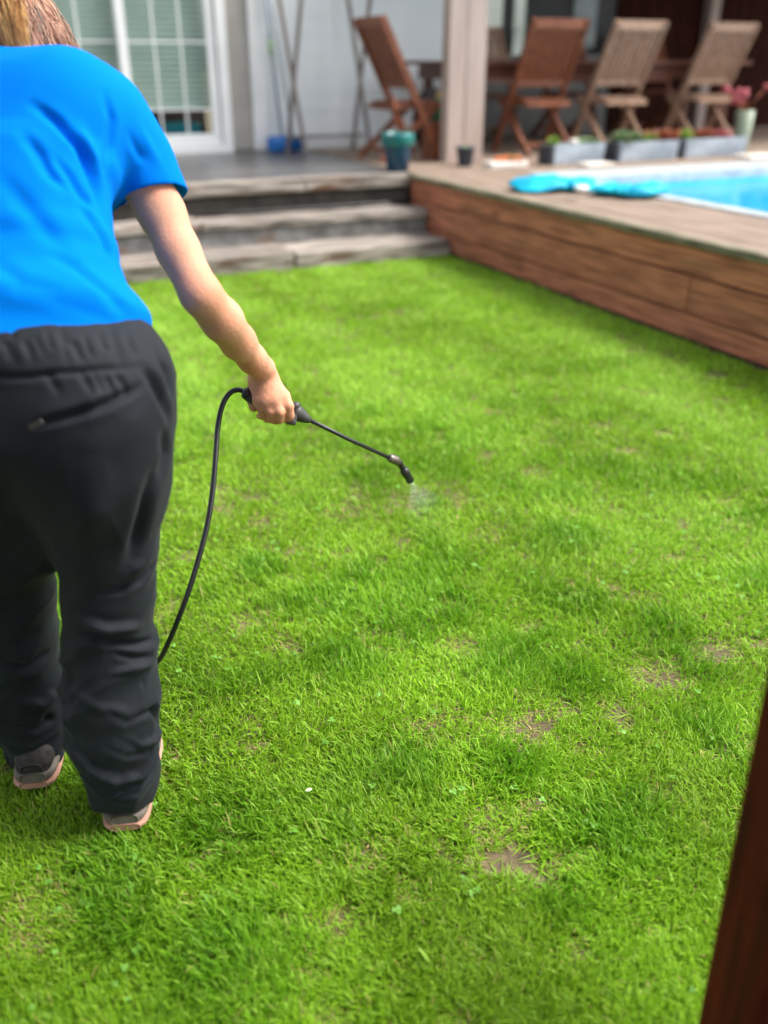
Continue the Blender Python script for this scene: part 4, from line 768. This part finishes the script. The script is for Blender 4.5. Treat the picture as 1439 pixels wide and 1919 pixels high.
# ================================================================ GRASS
def grass(n_try, seed):
    r = np.random.default_rng(seed)
    # sample by distance so that near lawn is denser
    d = .45 + (8.2 - .45) * r.random(n_try) ** 1.45; a = YAW + R_(-50) + R_(100) * r.random(n_try)
    x = d * np.sin(a); y = d * np.cos(a); ok = (x < DX - .02) & (y < 5.86) & (x > -3.2); return x[ok], y[ok], d[ok], r
PATCH = []   # bare or thin places: x, y, radius, strength
for (px_, py_, rx, s_) in ((968, 1622, 46, 1.25), (1157, 1337, 20, 1.1), (1000, 1362, 52, .72), (1300, 1345, 20, .4), (866, 1215, 34, .6), (1242, 1270, 46, .75), (1340, 1228, 24, .9), (1437, 1205, 22, .8), (655, 960, 44, .5), (760, 940, 40, .5), (850, 930, 30, .5), (490, 982, 24, .6), (468, 1165, 30, .5), (1003, 1505, 26, .8), (915, 1545, 46, .5), (1175, 848, 16, .8), (1262, 1048, 20, .6), (1340, 705, 20, .8), (640, 1720, 40, .7), (1080, 1780, 30, .7), (1335, 1420, 18, .6), (800, 1370, 50, .4), (430, 963, 22, .5), (1252, 668, 18, .6), (925, 778, 18, .5), (690, 1610, 30, .5), (575, 1830, 30, .5), (60, 1720, 60, .5), (1240, 1500, 22, .5), (360, 1690, 26, .5), (760, 1680, 24, .55), (1090, 1400, 22, .5), (545, 1040, 20, .4), (905, 1005, 22, .4), (1010, 890, 20, .4), (590, 700, 20, .35), (1150, 960, 22, .35), (1125, 800, 26, .4), (1375, 985, 30, .4), (1210, 1120, 20, .3), (1400, 1560, 26, .4)):
    p = Zp(px_, py_, .0); p2 = Zp(px_ + rx, py_, 0); PATCH.append((p[0], p[1], np.linalg.norm(p2 - p), s_))
TUFT = []    # taller darker places
for (px_, py_, rx) in ((485, 1070, 60), (1150, 1560, 110), (960, 1240, 90), (1075, 1270, 70), (760, 1440, 90), (960, 1440, 70), (1060, 1010, 70), (690, 1080, 60), (430, 1560, 120), (850, 1140, 80), (420, 1800, 150), (1250, 1180, 70), (640, 1240, 90), (1100, 1130, 60)):
    p = Zp(px_, py_, .0); p2 = Zp(px_ + rx, py_, 0); TUFT.append((p[0], p[1], np.linalg.norm(p2 - p)))
NB = 1000000
x, y, d, r = grass(NB, 5); P2 = np.stack([x, y, 0 * x], 1); n = len(x)
big = vnoise(P2 + 5.6, 2.3); mid = vnoise(P2 + 17.3, 7.5); fine = vnoise(P2 + 23, 24); fine2 = vnoise(P2 + 33, 70)
bare = np.zeros(n)
for (bx, by, br, s_) in PATCH:
    q = np.hypot(x - bx, (y - by)) / br * (1 + 1.1 * (fine - .5) + .9 * (fine2 - .5)); bare = np.maximum(bare, s_ * np.clip(1.55 - q, 0, 1) ** 1.1)
bare = np.maximum(bare, np.clip((vnoise(P2 + 41, 11) * .6 + vnoise(P2 + 51, 29) * .4 - .70) * 5, 0, .6))
tuft = np.clip((mid * .6 + big * .4 - .52) * 5, 0, 1) * np.clip(1.25 - .2 * d, .35, 1)
for (bx, by, br) in TUFT: tuft = np.maximum(tuft, np.clip(1.35 - np.hypot(x - bx, y - by) / br * (1 + .5 * (fine - .5)), 0, 1))
keep = r.random(n) > bare * .97
x, y, d, big, mid, fine, bare, tuft = (q[keep] for q in (x, y, d, big, mid, fine, bare, tuft)); n = len(x); P2 = np.stack([x, y, 0 * x], 1)
hgt = (.017 + .018 * r.random(n)) * (.8 + .5 * tuft) * (1 - .55 * np.clip(bare * 1.3, 0, 1)) * (1 + .12 * (d > 3.2)); long_ = r.random(n) < .03; hgt[long_] *= 1.4
wid = (.0011 + .0009 * r.random(n)) * (.75 + .3 * d); wid = np.where(d < 2, .0009 + .0008 * r.random(n), wid * .70)
wid[r.random(n) < .03] *= 1.9
ang = 6.283 * vnoise(P2 + 71, 3.2) * 1.7 + r.normal(0, 1.5, n); lean = np.clip(.75 + .35 * r.normal(size=n), .1, 1.7) * (1 - .25 * tuft); flat = r.random(n) < .16 + .4 * np.clip(bare, 0, 1); lean[flat] = 2.4
dirx, diry = np.cos(ang), np.sin(ang); tw = ang + 1.57 + r.normal(0, .6, n); sx, sy = np.cos(tw), np.sin(tw)
lev = [(0, 1.0), (.38, .95), (.72, .7), (1, 0)]
V = np.zeros((n, 7, 3), np.float32)
for li, (t, wf) in enumerate(lev):
    bend = lean * t ** 1.6 * hgt; px_ = x + dirx * bend; py_ = y + diry * bend; pz = hgt * t * np.maximum(.22, np.sqrt(np.maximum(0, 1 - (lean * .36 * (1 + t)) ** 2)))
    if wf > 0:
        V[:, 2 * li, 0] = px_ - sx * wid * wf; V[:, 2 * li, 1] = py_ - sy * wid * wf; V[:, 2 * li, 2] = pz
        V[:, 2 * li + 1, 0] = px_ + sx * wid * wf; V[:, 2 * li + 1, 1] = py_ + sy * wid * wf; V[:, 2 * li + 1, 2] = pz
    else: V[:, 6, 0] = px_; V[:, 6, 1] = py_; V[:, 6, 2] = pz
V[:, :2, 2] = -.002
i0 = (7 * np.arange(n))[:, None]; loops = np.concatenate([i0 + np.array([[0, 1, 3, 2, 2, 3, 5, 4, 4, 5, 6]])], 1).astype(np.int32).ravel()
ls = ((11 * np.arange(n))[:, None] + np.array([[0, 4, 8]])).astype(np.int32).ravel()
me = bpy.data.meshes.new('lawn_grass'); me.vertices.add(7 * n); me.vertices.foreach_set('co', V.ravel()); me.loops.add(len(loops)); me.loops.foreach_set('vertex_index', loops); me.polygons.add(3 * n); me.polygons.foreach_set('loop_start', ls); me.update(calc_edges=True)
cA, cB, cC, cD = np.array(srgb(143, 186, 38)), np.array(srgb(86, 146, 24)), np.array(srgb(176, 168, 96)), np.array(srgb(160, 202, 74))
mixv = np.clip(tuft * .6 + .35 * (r.random(n) - .3), 0, 1)[:, None]; col = cA * (1 - mixv) + cB * mixv
pale = (r.random(n) < .10)[:, None]; col = np.where(pale, cD, col); stripe = np.clip((vnoise(P2 * np.array([1.6, .5, 1]) + 91, 2.2) - .5) * 2, -1, 1)[:, None]; col = col * (1 + .20 * stripe); pst = np.clip(stripe, 0, 1) * .45 * np.clip((d - 1.9) / 1.2, 0, 1)[:, None]; col = col * (1 - pst) + np.array(srgb(170, 206, 98)) * pst
dry = (r.random(n) < .018 + .42 * np.clip(bare, 0, 1))[:, None]; col = np.where(dry, cC * (.75 + .4 * r.random((n, 1))), col); col = col * (.85 + .3 * r.random((n, 1)))
c4 = np.ones((n, 7, 4), np.float32); c4[:, :, :3] = col[:, None, :]
at_ = me.color_attributes.new('Col', 'FLOAT_COLOR', 'POINT'); at_.data.foreach_set('color', c4.ravel()); me.materials.append(M['grass'])
go = bpy.data.objects.new('lawn_grass', me); COL.objects.link(go); tag(go, kind='stuff'); go['label'] = 'short bright green lawn with taller tufts, straw and bare soil patches'
# clover leaves and straw, scattered
m = bmesh.new()
for k in range(480):
    dd = random.uniform(.9, 4.5); aa = YAW + R_(random.uniform(-34, 30)); cx_, cy_ = dd * math.sin(aa), dd * math.cos(aa)
    if cx_ > DX - .1: continue
    if random.random() < .75 and vnoise([[cx_, cy_, 5]], 3)[0] < .5: continue
    cz_ = random.uniform(.018, .032); rr_ = random.uniform(.0025, .005); a0 = random.uniform(0, 6)
    for j in range(3):
        a = a0 + j * 2.09; c0 = Vector((cx_ + math.cos(a) * rr_, cy_ + math.sin(a) * rr_, cz_)); tx, ty = random.uniform(-.4, .4), random.uniform(-.4, .4)
        vs = [m.verts.new(c0 + Vector((math.cos(q2 * 1.0472) * rr_ * .95, math.sin(q2 * 1.0472) * rr_ * .95, (math.cos(q2 * 1.0472) * tx + math.sin(q2 * 1.0472) * ty) * rr_))) for q2 in range(6)]; m.faces.new(vs)
mb = MB(); mb._add(m); tag(mb.build('clover', mat('clover_leaf', srgb(104, 156, 52), srgb(84, 130, 36), rough=.6, scale=40)), kind='stuff')
for (px_, py_, sz, lab) in ((578, 1480, .007, 'tiny pale fallen petal on the lawn right of the nearer shoe'),):
    p = Zp(px_, py_, .03); m = MB(); m.blob((0, 0, 0), sz, 2, (1, .6, .12), .1); tag(m.build('petal', M['leaf_pale'], loc=tuple(p)), lab, 'petal')
